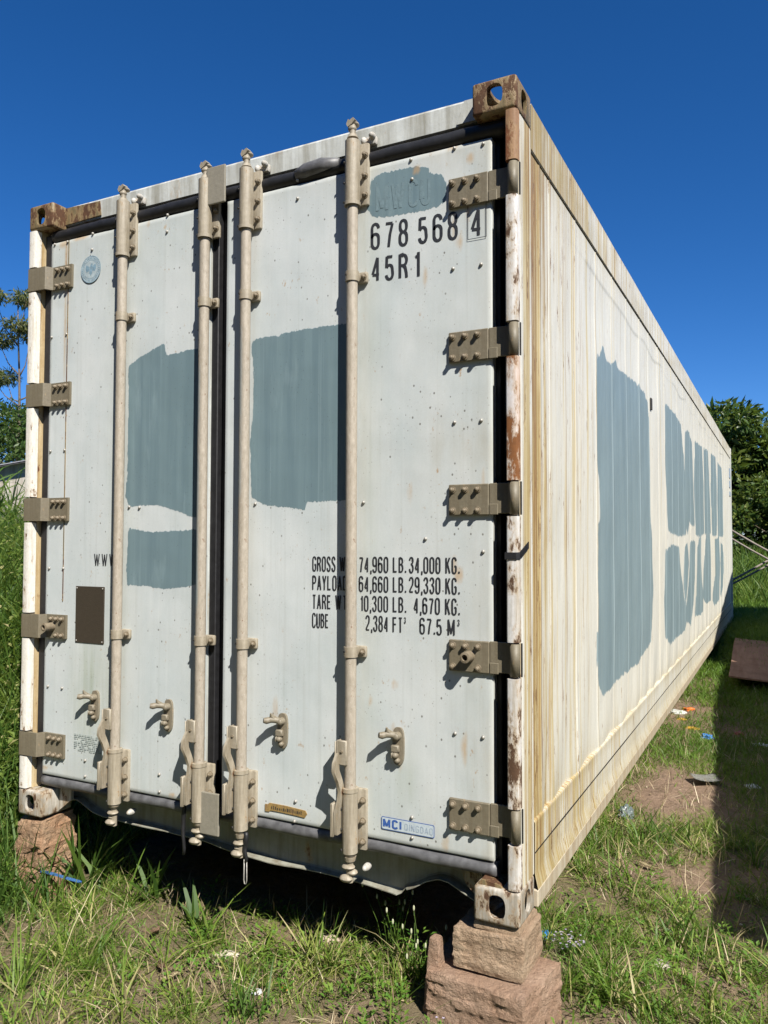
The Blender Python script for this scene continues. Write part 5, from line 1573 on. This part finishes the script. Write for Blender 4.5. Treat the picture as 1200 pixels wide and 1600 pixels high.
# ------------------------------------------------------------------ litter
def crumple(name, x, y, r, col, lab, cat, squash=0.45, seed=0, rough=0.4, zo=0.0, stretch=1.0, rz=0.0, gloss=None):
    from mathutils import noise as mn
    bm = bmesh.new()
    bmesh.ops.create_icosphere(bm, subdivisions=4, radius=1)
    r *= 0.8
    for v in bm.verts:
        d = 1 + 0.55 * mn.noise(v.co * 1.7 + Vector((seed, 0, 0))) + 0.35 * abs(mn.noise(v.co * 4.0 + Vector((0, seed, 0))))
        v.co = Vector((v.co.x * d * r * stretch, v.co.y * d * r, max(v.co.z, -0.4) * d * r * squash))
    o = obj(name, bm, plain(name + ' surface', col, rough, 0, 0.12, 40), None, auto=28)
    o.location = (x, y, float(gz(x, y)) + r * squash * 0.4 + zo)
    o.rotation_euler.z = rz
    tag(o, lab, cat)
    return o
crumple('plastic_scrap', 2.33, 0.70, 0.028, (0.03, 0.22, 0.62), 'bright blue plastic scrap behind the near stone blocks', 'litter', 0.8, 1, zo=0.0)
crumple('plastic_scrap', 2.63, 4.62, 0.055, (0.05, 0.22, 0.60), 'blue plastic scrap on the grass where sun meets shadow', 'litter', 0.6, 2)
crumple('orange_scrap', 2.37, 5.76, 0.050, (0.75, 0.20, 0.04), 'orange plastic scrap near the bottom rail', 'litter', 0.4, 3, stretch=1.5)
crumple('yellow_scrap', 2.47, 4.95, 0.05, (0.62, 0.36, 0.05), 'yellow scrap beside the blue one', 'litter', 0.25, 4, stretch=1.4)
crumple('yellow_scrap', 2.36, 5.3, 0.04, (0.66, 0.42, 0.08), 'small yellow scrap near the orange one', 'litter', 0.3, 14, stretch=1.3)
crumple('white_scrap', 2.28, 5.6, 0.07, (0.65, 0.66, 0.62), 'whitish crumpled wrapper beside the orange scrap', 'litter', 0.35, 5, stretch=1.3)
crumple('red_scrap', 2.86, 4.9, 0.045, (0.35, 0.03, 0.03), 'dark red scrap lying in the shadow', 'litter', 0.3, 6)
crumple('white_scrap', 3.05, 4.5, 0.045, (0.65, 0.68, 0.70), 'white wrapper in the shadow right of the blue scrap', 'litter', 0.3, 7, stretch=1.5)
crumple('white_scrap', 3.02, 3.3, 0.05, (0.72, 0.74, 0.76), 'white paper at the right edge in the shadow', 'litter', 0.25, 8)
crumple('pale_stone', 2.78, 0.74, 0.040, (0.50, 0.46, 0.38), 'flat pale stone on the bare soil right of the blocks', 'stone', 0.25, 9, 0.9)
crumple('pale_stone', 1.52, 0.30, 0.035, (0.55, 0.45, 0.33), 'pale rubble at the edge of the dark gap under the right door', 'stone', 0.3, 10, 0.9, stretch=1.6)
crumple('white_scrap', 1.22, 0.02, 0.032, (0.66, 0.58, 0.46), 'torn pale paper among the grass in front of the doors', 'litter', 0.25, 11, 0.8, stretch=1.7, rz=0.4)
crumple('white_scrap', 1.50, -0.16, 0.022, (0.66, 0.68, 0.70), 'small white wrapper in the grass near the bottom of the photo', 'litter', 0.3, 12)
crumple('orange_scrap', 1.58, -0.10, 0.018, (0.62, 0.30, 0.05), 'tiny orange scrap in the grass below the sticker', 'litter', 0.4, 13)
crumple('bottle_scrap', 2.36, 2.35, 0.07, (0.16, 0.20, 0.20), 'dull grey green plastic tucked under the bottom rail', 'litter', 0.7, 15, stretch=0.7)
# folded sheets and dry leaves
def flat_sheet(name, x, y, w, l, rz, mat, lab, cat, cup=0.02, zo=0.012, pointed=False, tilt=0.0):
    bm = bmesh.new()
    nx, nl = 6, 14
    G = []
    for i in range(nl + 1):
        s = i / nl
        ww = w * (math.sin(math.pi * min(0.98, max(0.02, s))) ** 0.7 if pointed else 1)
        row = []
        for j in range(nx + 1):
            t = j / nx - 0.5
            row.append(bm.verts.new((t * ww, (s - 0.5) * l, cup * (4 * t * t) + 0.5 * cup * math.sin(s * 5 + x) + 0.12 * cup * random.uniform(-1, 1))))
        G.append(row)
    for a_, b_ in zip(G, G[1:]):
        for j in range(nx):
            bm.faces.new((a_[j], a_[j + 1], b_[j + 1], b_[j]))
    r = bmesh.ops.solidify(bm, geom=bm.faces[:], thickness=0.0012)
    o = obj(name, bm, mat, None, smooth=True)
    o.location = (x, y, float(gz(x, y)) + zo)
    o.rotation_euler = (tilt, 0, rz)
    tag(o, lab, cat)
M_DRYL = plain('dry leaf', (0.55, 0.46, 0.27), 0.7, 0, 0.25, 60)
M_DRYB = plain('brown dry leaf', (0.34, 0.22, 0.14), 0.7, 0, 0.3, 60)
M_BLUES = plain('blue strip', (0.10, 0.27, 0.62), 0.35, 0, 0.1, 30)
M_PAPER = plain('weathered paper', (0.38, 0.38, 0.34), 0.8, 0, 0.15, 30)
flat_sheet('dry_leaf', 3.03, 0.72, 0.035, 0.11, 0.15, M_DRYL, 'pale yellow dry leaf lying at the lower right', 'leaf', 0.012, 0.02, True, 0.25)
flat_sheet('dry_leaf', 2.60, 1.62, 0.03, 0.13, 1.2, M_DRYL, 'long straw coloured leaf on the lit strip beside the container', 'leaf', 0.008, 0.02, True)
flat_sheet('dry_leaf', 1.08, -0.20, 0.035, 0.09, 0.9, M_DRYB, 'brown dry leaf on the bare soil at the lower left', 'leaf', 0.01, 0.02, True)
flat_sheet('dry_leaf', 1.16, -0.24, 0.03, 0.07, 2.4, M_DRYL, 'curled pale leaf next to the brown one at the lower left', 'leaf', 0.012, 0.025, True)
flat_sheet('dry_leaf', 0.88, -0.02, 0.03, 0.08, 0.3, M_DRYB, 'small brown leaf in the grass in front of the left door', 'leaf', 0.01, 0.025, True)
flat_sheet('paper_sheet', 2.74, 3.22, 0.17, 0.15, 0.5, M_PAPER, 'flat whitish paper sheet across the edge of the shadow', 'paper', 0.012, 0.03)
flat_sheet('blue_strip', 0.27, 0.02, 0.026, 0.20, -1.15, M_BLUES, 'blue plastic strip lying over the grass at the left stone blocks', 'plastic strip', 0.004, 0.12, False, -0.22)
# small dry scraps of leaf litter spread over the soil
px, py = scatter(2600, -0.2, 4.0, -1.2, 6.5, lambda x, y: free(x, y) * (0.25 + 0.75 * bare(x, y)) * (fbm(x, y, 2, 2, 600) > 0.45))
n = len(px)
an = rng.random(n) * 6.28
cen = np.stack([px, py, gz(px, py) + 0.004 + 0.012 * rng.random(n)], -1)
d = unit(np.stack([np.cos(an), np.sin(an), 0.3 * (rng.random(n) - 0.5)], -1))
nr = unit(np.stack([rng.normal(0, .35, n), rng.normal(0, .35, n), np.ones(n)], -1))
sz = 0.008 + 0.022 * rng.random(n) ** 2
V, Fi, lp = leaf_quads(cen, d, nr, sz, sz * 0.55)
o = pydata('leaf_litter', V, Fi, lp, M_STRAW, None, False, {'tint': np.repeat(rng.random(n), 4)})
tag(o, 'crumbs of dead leaf scattered over the bare soil', 'leaf litter', kind='stuff')

# board lying in the shade, with its far side propped
def wood(name, a, b, sc=1.0):
    t = NT(name, 0.85, spec=0.2)
    g = t.noise((22 * sc, 2 * sc, 22 * sc), detail=6, rough=0.65)
    c = t.mix(t.ramp(g, 0.3, 0.7), a, b)
    c = t.mix(t.ramp(t.noise((3, 3, 3), (2, 1, 5), detail=5), 0.5, 0.7, 0, 0.4), c, tuple(x * 0.55 for x in a))
    t.bump(g, 0.002)
    return t.out(c)
M_BOARD = wood('weathered brown board', (0.27, 0.15, 0.10), (0.38, 0.24, 0.17))
M_POLE = wood('pale weathered pole', (0.25, 0.21, 0.17), (0.40, 0.36, 0.31), 2)
bm = bmesh.new()
box(bm, -0.61, 0.61, -1.22, 1.22, -0.010, 0.010, 0.002)
bmesh.ops.subdivide_edges(bm, edges=bm.edges[:], cuts=6, use_grid_fill=True)
for v in bm.verts:
    v.co.z += 0.03 * (v.co.x / 0.6) ** 2 + 0.012 * math.sin(v.co.y * 3)
o = obj('wooden_board', bm, M_BOARD, None)
BZ = float(gz(3.26, 7.9)) + 0.085
o.location = (3.26, 7.9, BZ)
o.rotation_euler = (R(3.5), R(0), R(1.5))
tag(o, 'big weathered brown board lying in the shadow at the right edge', 'board')
bm = bmesh.new()
box(bm, 2.72, 3.75, 8.86, 8.94, float(gz(3.2, 8.9)) - 0.05, BZ + 0.044, 0.008)
o = obj('timber_batten', bm, M_POLE, None)
tag(o, 'squared timber propping up the far side of the brown board', 'timber')

# crossed poles behind the far end
def pole(p0, p1, r, lab):
    bm = bmesh.new()
    P0, P1 = Vector(p0), Vector(p1)
    n = 14
    pts = [P0.lerp(P1, k / n) + Vector((0, 0.012 * math.sin(k * 0.7 + r * 90), 0.012 * math.sin(k * 0.9))) for k in range(n + 1)]
    tube(bm, [p - P0 for p in pts], [r * (1.05 - 0.15 * k / n) for k in range(n + 1)], 10)
    o = obj('wooden_pole', bm, M_POLE, None, smooth=True)
    o.location = P0
    tag(o, lab, 'pole', 'crossed poles behind the container')
pole((1.50, 14.30, 2.02), (5.00, 13.40, -0.10), 0.019, 'upper of the two parallel pale poles sloping down to the right')
pole((1.50, 14.22, 1.86), (4.75, 13.40, -0.10), 0.018, 'lower of the two parallel pale poles sloping down to the right')
pole((1.20, 13.3, -0.10), (4.75, 14.6, 2.02), 0.020, 'front pale pole rising to the right across the other two')
pole((1.32, 13.3, -0.10), (4.90, 14.7, 2.02), 0.017, 'thinner pole rising to the right just behind the front one')

# ------------------------------------------------------------------ trees
M_BARK = wood('grey brown bark', (0.13, 0.10, 0.075), (0.27, 0.22, 0.17), 0.7)
M_BARKP = wood('pale eucalyptus bark', (0.30, 0.25, 0.20), (0.46, 0.40, 0.33), 0.7)
M_LEAFD = veg('dark leaves', [(0.0, (0.022, 0.048, 0.012)), (0.5, (0.045, 0.088, 0.020)), (1.0, (0.11, 0.145, 0.035))], 0.25, 0.42)
M_LEAFB = veg('broad leaves', [(0.0, (0.028, 0.06, 0.013)), (0.5, (0.055, 0.095, 0.02)), (0.85, (0.13, 0.155, 0.035)), (1.0, (0.26, 0.25, 0.08))], 0.25, 0.4)
M_LEAFE = veg('eucalyptus leaves', [(0.0, (0.045, 0.06, 0.022)), (0.5, (0.085, 0.10, 0.035)), (1.0, (0.17, 0.165, 0.06))], 0.25, 0.45)
def crown_leaves(clumps, per, size, asp, droop=0.0, shell=0.55):
    """leaf-sized folded faces spread through ellipsoidal clumps; normals follow no sphere"""
    cs, ds, ns, ti = [], [], [], []
    for (cx_, cy_, cz_, rx, ry, rz_) in clumps:
        n = int(per * (rx * ry * rz_) ** 0.67)
        v = unit(rng.normal(0, 1, (n, 3)))
        rr = shell + (1 - shell) * rng.random((n, 1))
        rr = rr * (0.82 + 0.36 * vnoise(v[:, :1] * 2.3 + cx_, v[:, 1:2] * 2.3 + cz_, 1.0))
        c = np.array([cx_, cy_, cz_]) + v * rr * np.array([rx, ry, rz_])
        d = unit(v * 0.7 + rng.normal(0, 0.6, (n, 3)) - np.array([0, 0, droop]))
        nn = unit(rng.normal(0, 0.7, (n, 3)) + np.array([0, 0, 0.7]) + 0.5 * v)
        nn = unit(nn - (nn * d).sum(1, keepdims=True) * d)
        cs.append(c); ds.append(d); ns.append(nn)
        ti.append(np.clip(0.15 + 0.5 * rng.random(n) + 0.3 * rng.random(), 0, 1))
    cs, ds, ns, ti = map(np.concatenate, (cs, ds, ns, ti))
    sz = size * (0.6 + 0.8 * rng.random(len(cs)))
    V, Fi, lp = leaf_quads(cs, ds, ns, sz, sz * asp, 0.15)
    return V, Fi, lp, np.repeat(ti, 4)
def tree(name, x, y, h, spread, base, nclump, per, size, asp, mleaf, mbark, lab, r0=0.16, style='round', droop=0.1, grp=None, seed=1):
    root = empty(name, (x, y, float(gz(x, y)) - 0.05))
    tag(root, lab, 'tree', grp)
    rs = random.Random(seed)
    bm = bmesh.new()
    top = h * (0.80 if style == 'round' else 0.97)
    tr = [(0, 0, 0)]
    for k in range(1, 8):
        tr.append((tr[-1][0] + rs.uniform(-.06, .06) * h * 0.12, tr[-1][1] + rs.uniform(-.06, .06) * h * 0.12, top * k / 7))
    tube(bm, tr, [r0 * (1 - 0.82 * k / 7) * (1.25 if k == 0 else 1) for k in range(8)], 9)
    clumps = []
    for q in range(nclump):
        if style == 'round':
            zz = base + (h - base) * (0.10 + 0.85 * (q + 0.5) / nclump)
            rel = (zz - base) / (h - base)
            R_ = spread * math.sqrt(max(0.05, 1 - (2 * rel - 0.85) ** 2 / 1.6)) * rs.uniform(0.35, 1.0)
            a = q * 2.4 + rs.uniform(-.5, .5)
            c = (R_ * math.cos(a), R_ * math.sin(a), zz)
            rr = spread * rs.uniform(0.30, 0.50)
            clumps.append((c[0], c[1], c[2], rr, rr * rs.uniform(.8, 1.1), rr * rs.uniform(.55, .8)))
        else:
            zz = base + (h - base) * rs.uniform(0.15, 1.0) if q else h * 0.97
            a = q * 2.4 + rs.uniform(-.6, .6)
            R_ = spread * rs.uniform(0.25, 1.0) * (1.1 - 0.6 * (zz - base) / (h - base)) if q else spread * 0.12
            c = (R_ * math.cos(a), R_ * math.sin(a), zz)
            rr = spread * rs.uniform(0.24, 0.42)
            clumps.append((c[0], c[1], c[2], rr, rr, rr * rs.uniform(0.35, 0.55)))
        # limb to the clump
        zs = max(0.15 * h, c[2] - (0.25 if style == 'round' else 0.15) * h * rs.uniform(0.6, 1.1))
        f = min(6.99, zs / top * 7)
        k0 = int(f)
        p0 = Vector(tr[k0]).lerp(Vector(tr[min(7, k0 + 1)]), f - k0)
        p2 = Vector(c)
        p1 = p0.lerp(p2, 0.5) + Vector((0, 0, -0.04 * h * rs.random()))
        tube(bm, [p0, p0.lerp(p1, .6), p1, p1.lerp(p2, .6), p2], [r0 * 0.34, r0 * 0.27, r0 * 0.2, r0 * 0.13, r0 * 0.05], 6)
        if style != 'round':
            for _ in range(2):
                e = p2 + Vector((rs.uniform(-1, 1) * rr * .8, rs.uniform(-1, 1) * rr * .8, rs.uniform(-.1, .35) * rr))
                tube(bm, [p1.lerp(p2, .5), p2.lerp(e, .4), e], [r0 * .12, r0 * .08, r0 * .03], 5)
    obj('trunk', bm, mbark, root)
    V, Fi, lp, ti = crown_leaves(clumps, per, size, asp, droop, 0.35 if style != 'round' else 0.5)
    pydata('crown', V, Fi, lp, mleaf, root, False, {'tint': ti})
    return root
# right: broad leaved trees and thicket behind the far end
tree('broadleaf_tree', 1.35, 25.5, 5.0, 2.3, 0.7, 20, 900, 0.26, 0.42, M_LEAFB, M_BARK, 'dense broad leaved tree rising just behind the far top corner of the container', 0.16, seed=3, grp='trees behind the container')
tree('broadleaf_tree', 4.7, 27.0, 5.1, 2.8, 0.6, 24, 800, 0.22, 0.40, M_LEAFD, M_BARK, 'dark green tree at the right edge of the photo', 0.18, seed=5, grp='trees behind the container')
tree('broadleaf_tree', 0.0, 27.5, 4.4, 2.6, 0.8, 16, 500, 0.26, 0.42, M_LEAFB, M_BARK, 'lower broad leaved tree mostly hidden behind the container', 0.15, seed=8, grp='trees behind the container')
tree('broadleaf_tree', 8.6, 27.5, 6.3, 3.0, 0.7, 18, 450, 0.26, 0.42, M_LEAFB, M_BARK, 'tree standing further right beyond the edge of the photo', 0.18, seed=9, grp='trees behind the container')
tree('bush', 3.0, 23.6, 2.7, 1.5, 0.15, 14, 1000, 0.17, 0.42, M_LEAFB, M_BARK, 'leafy bush growing in front of the dark tree', 0.06, seed=11)
tree('bush', 1.2, 23.4, 2.4, 1.3, 0.15, 10, 800, 0.17, 0.42, M_LEAFD, M_BARK, 'low dark bush half behind the container end', 0.06, seed=12)
tree('bush', 5.2, 23.6, 3.0, 1.6, 0.15, 12, 700, 0.17, 0.42, M_LEAFD, M_BARK, 'dark bush further right on the grassy bank', 0.06, seed=13)
# left: tall thin eucalypts over a dark belt
tree('eucalyptus_tree', -19.0, 14.75, 9.3, 1.8, 5.6, 9, 3400, 0.17, 0.24, M_LEAFE, M_BARK, 'tall thin eucalyptus with open tufted crown at the left edge', 0.08, 'open', 0.5, seed=21, grp='trees beyond the left corner')
tree('eucalyptus_tree', -23.5, 13.5, 8.6, 2.9, 4.6, 15, 1100, 0.17, 0.24, M_LEAFE, M_BARK, 'second thin eucalyptus standing further left', 0.09, 'open', 0.5, seed=24, grp='trees beyond the left corner')
tree('dark_tree', -18.6, 15.3, 5.5, 2.4, 0.8, 18, 900, 0.18, 0.4, M_LEAFD, M_BARK, 'dark bushy tree right below the tall eucalyptus', 0.15, seed=31, grp='trees beyond the left corner')
tree('dark_tree', -22.2, 15.6, 5.9, 2.8, 0.8, 18, 600, 0.19, 0.4, M_LEAFB, M_BARK, 'dark tree behind the grey roof at the left edge', 0.15, seed=33, grp='trees beyond the left corner')
tree('dark_tree', -14.8, 17.4, 4.6, 2.2, 0.8, 14, 500, 0.19, 0.4, M_LEAFD, M_BARK, 'lower dark tree hidden by the container corner', 0.15, seed=35, grp='trees beyond the left corner')
# reeds with arching leaves
def reeds(x, y, n, h, lab):
    root = empty('reed_clump', (x, y, float(gz(x, y))))
    tag(root, lab, 'reeds')
    bm = bmesh.new()
    st = []
    for _ in range(n):
        px, py, hh_ = random.gauss(0, .28), random.gauss(0, .28), h * random.uniform(0.7, 1.0)
        lx, ly = random.uniform(-.2, .2), random.uniform(-.2, .2)
        tube(bm, [(px, py, 0), (px + lx * .5, py + ly * .5, hh_ * .6), (px + lx, py + ly, hh_ * .95)], [0.010, 0.008, 0.004], 6)
        for q in range(9):
            s = random.uniform(0.25, 1.0)
            st.append((px + lx * s, py + ly * s, hh_ * s * .95))
    o = obj('stems', bm, M_TALL, root)
    o.data.attributes.new('tint', 'FLOAT', 'POINT').data.foreach_set('value', np.full(len(o.data.vertices), 0.6, np.float32))
    st = np.array(st)
    blades('leaves', st[:, 0], st[:, 1], 0.45 + 0.4 * rng.random(len(st)), 0.030 + 0.018 * rng.random(len(st)), 0.25 + 0.6 * rng.random(len(st)), M_TALL, 0.7, 1.1, base=st[:, 2], parent=root)
reeds(-5.9, 4.5, 26, 2.15, 'clump of reeds with long arching leaves at the left edge')
reeds(-7.4, 5.2, 22, 2.3, 'second reed clump further left')

# small shed with a grey corrugated roof beyond the tall grass
M_ROOF = worn('grey sheet roof', (0.30, 0.30, 0.31), rust=0.12, dirtamt=0.3, sc=1.5, dirt=(0.16, 0.14, 0.12))
M_BWALL = worn('rendered shed wall', (0.50, 0.46, 0.40), rust=0.05, dirtamt=0.4, sc=2)
shed = empty('shed', (-15.6, 11.4, float(gz(-15.6, 11.4)) + 0.22), rz=R(52 - 90))
tag(shed, 'low shed with a grey corrugated roof showing between the grass and trees at the left', 'shed')
bm = bmesh.new()
box(bm, -3.0, 3.0, -1.8, 1.8, -0.3, 2.10)
obj('wall', bm, M_BWALL, shed)
bm = bmesh.new()
n = 90
rowsA = []
for k in range(n + 1):
    x = -3.3 + 6.6 * k / n
    dz = 0.018 * math.cos(k * math.pi / 2 * 1.0)
    rowsA.append([bm.verts.new((x, -2.1, 2.0 + dz)), bm.verts.new((x, 2.1, 3.0 + dz)), bm.verts.new((x, 2.1, 2.97 + dz)), bm.verts.new((x, -2.1, 1.97 + dz))])
for a_, b_ in zip(rowsA, rowsA[1:]):
    for q in range(4):
        bm.faces.new((a_[q], b_[q], b_[(q + 1) % 4], a_[(q + 1) % 4]))
obj('roof', bm, M_ROOF, shed)
bm = bmesh.new()
prism(bm, [(-1.8, 2.101), (1.8, 2.101), (1.8, 2.90)], 'x', -2.98, -2.85)
prism(bm, [(-1.8, 2.101), (1.8, 2.101), (1.8, 2.90)], 'x', 2.85, 2.98)
box(bm, -2.84, 2.84, 1.68, 1.8, 2.101, 2.88)
obj('gable', bm, M_BWALL, shed)
bm = bmesh.new()
box(bm, 0.4, 1.3, -1.84, -1.802, 0.02, 1.95, 0.01)
obj('door', bm, M_BOARD, shed)

# neighbouring building right of the photo whose shadow lies over the strip
def shade_house(x0, x1, y0, y1, za, zb_, lab):
    """mono-pitch block; eave height runs from za at y0 to zb_ at y1"""
    root = empty('outbuilding', (x0, y0, GZ))
    tag(root, lab, 'building')
    bm = bmesh.new()
    prism(bm, [(0, -0.3), (y1 - y0, -0.3), (y1 - y0, zb_ - GZ - 0.08), (0, za - GZ - 0.08)], 'x', 0.05, x1 - x0)
    obj('wall', bm, M_BWALL, root)
    bm = bmesh.new()
    prism(bm, [(-0.0, za - GZ - 0.075), (y1 - y0, zb_ - GZ - 0.075), (y1 - y0, zb_ - GZ), (0.0, za - GZ)], 'x', 0.0, x1 - x0 + 0.2)
    obj('roof', bm, M_ROOF, root)
    bm = bmesh.new()
    box(bm, 0.02, 0.049, 2.0, 2.9, 0.05, 2.0, 0.006)
    obj('door', bm, M_BOARD, root)
    return root

# eave shadow: a point at height z above the ground falls z/tan(el) away from the sun
_k = 1 / math.tan(SUN_EL)
_sx, _sy = math.sin(SUN_AZ) * _k, math.cos(SUN_AZ) * _k      # horizontal offset towards the sun per metre of height
hA = 2.45
XE = 2.93 + _sx * hA
def eave(x, z):
    """eave height above GZ whose shadow edge falls at x on a receiver at height z"""
    return (z - GZ) + (XE - x) / _sx
hA1, hB0, hB1 = eave(2.50, GZ + 0.08), eave(W, 0.03), eave(W, 0.72)
yA0, yA1 = 1.15 + _sy * hA, 7.9 + _sy * hB0
yB1 = 12.17 + _sy * hB1
shade_house(XE, XE + 5, yA0, yA1, GZ + hA, GZ + hA1, 'plain rendered outbuilding just right of the photo')
ext = 1.35
shade_house(XE + 0.02, XE + 5, yA1 + 0.02, yA1 + 0.02 + (yB1 - yA1) * ext * 1.15, GZ + hB0, GZ + hB0 + (hB1 - hB0) * ext * 1.15, 'second taller outbuilding right of the photo, beside the far half of the container')

# unseen trees added behind the camera to shut off low sky light; the sun clears them
for i, (x, y, h, sp) in enumerate(((-9.0, -11.0, 9.0, 4.5), (-2.5, -13.5, 9.5, 4.5), (4.0, -13.0, 8.5, 4.2), (-13.0, -4.5, 8.5, 4.2), (10.5, -14.0, 8.0, 4.0))):
    tree('sky_block_tree', x, y, h, sp, 0.8, 16, 200, 0.55, 0.5, M_LEAFD, M_BARK, ('big added sky-blocking tree far to the left behind the photographer', 'tall added sky-blocking tree right behind the photographer', 'added sky-blocking tree behind the photographer towards the right', 'added sky-blocking tree left of the container, outside the photo', 'lower added sky-blocking tree at the back right, outside the photo')[i], 0.25, seed=50 + i, grp='added trees that block the low sky')
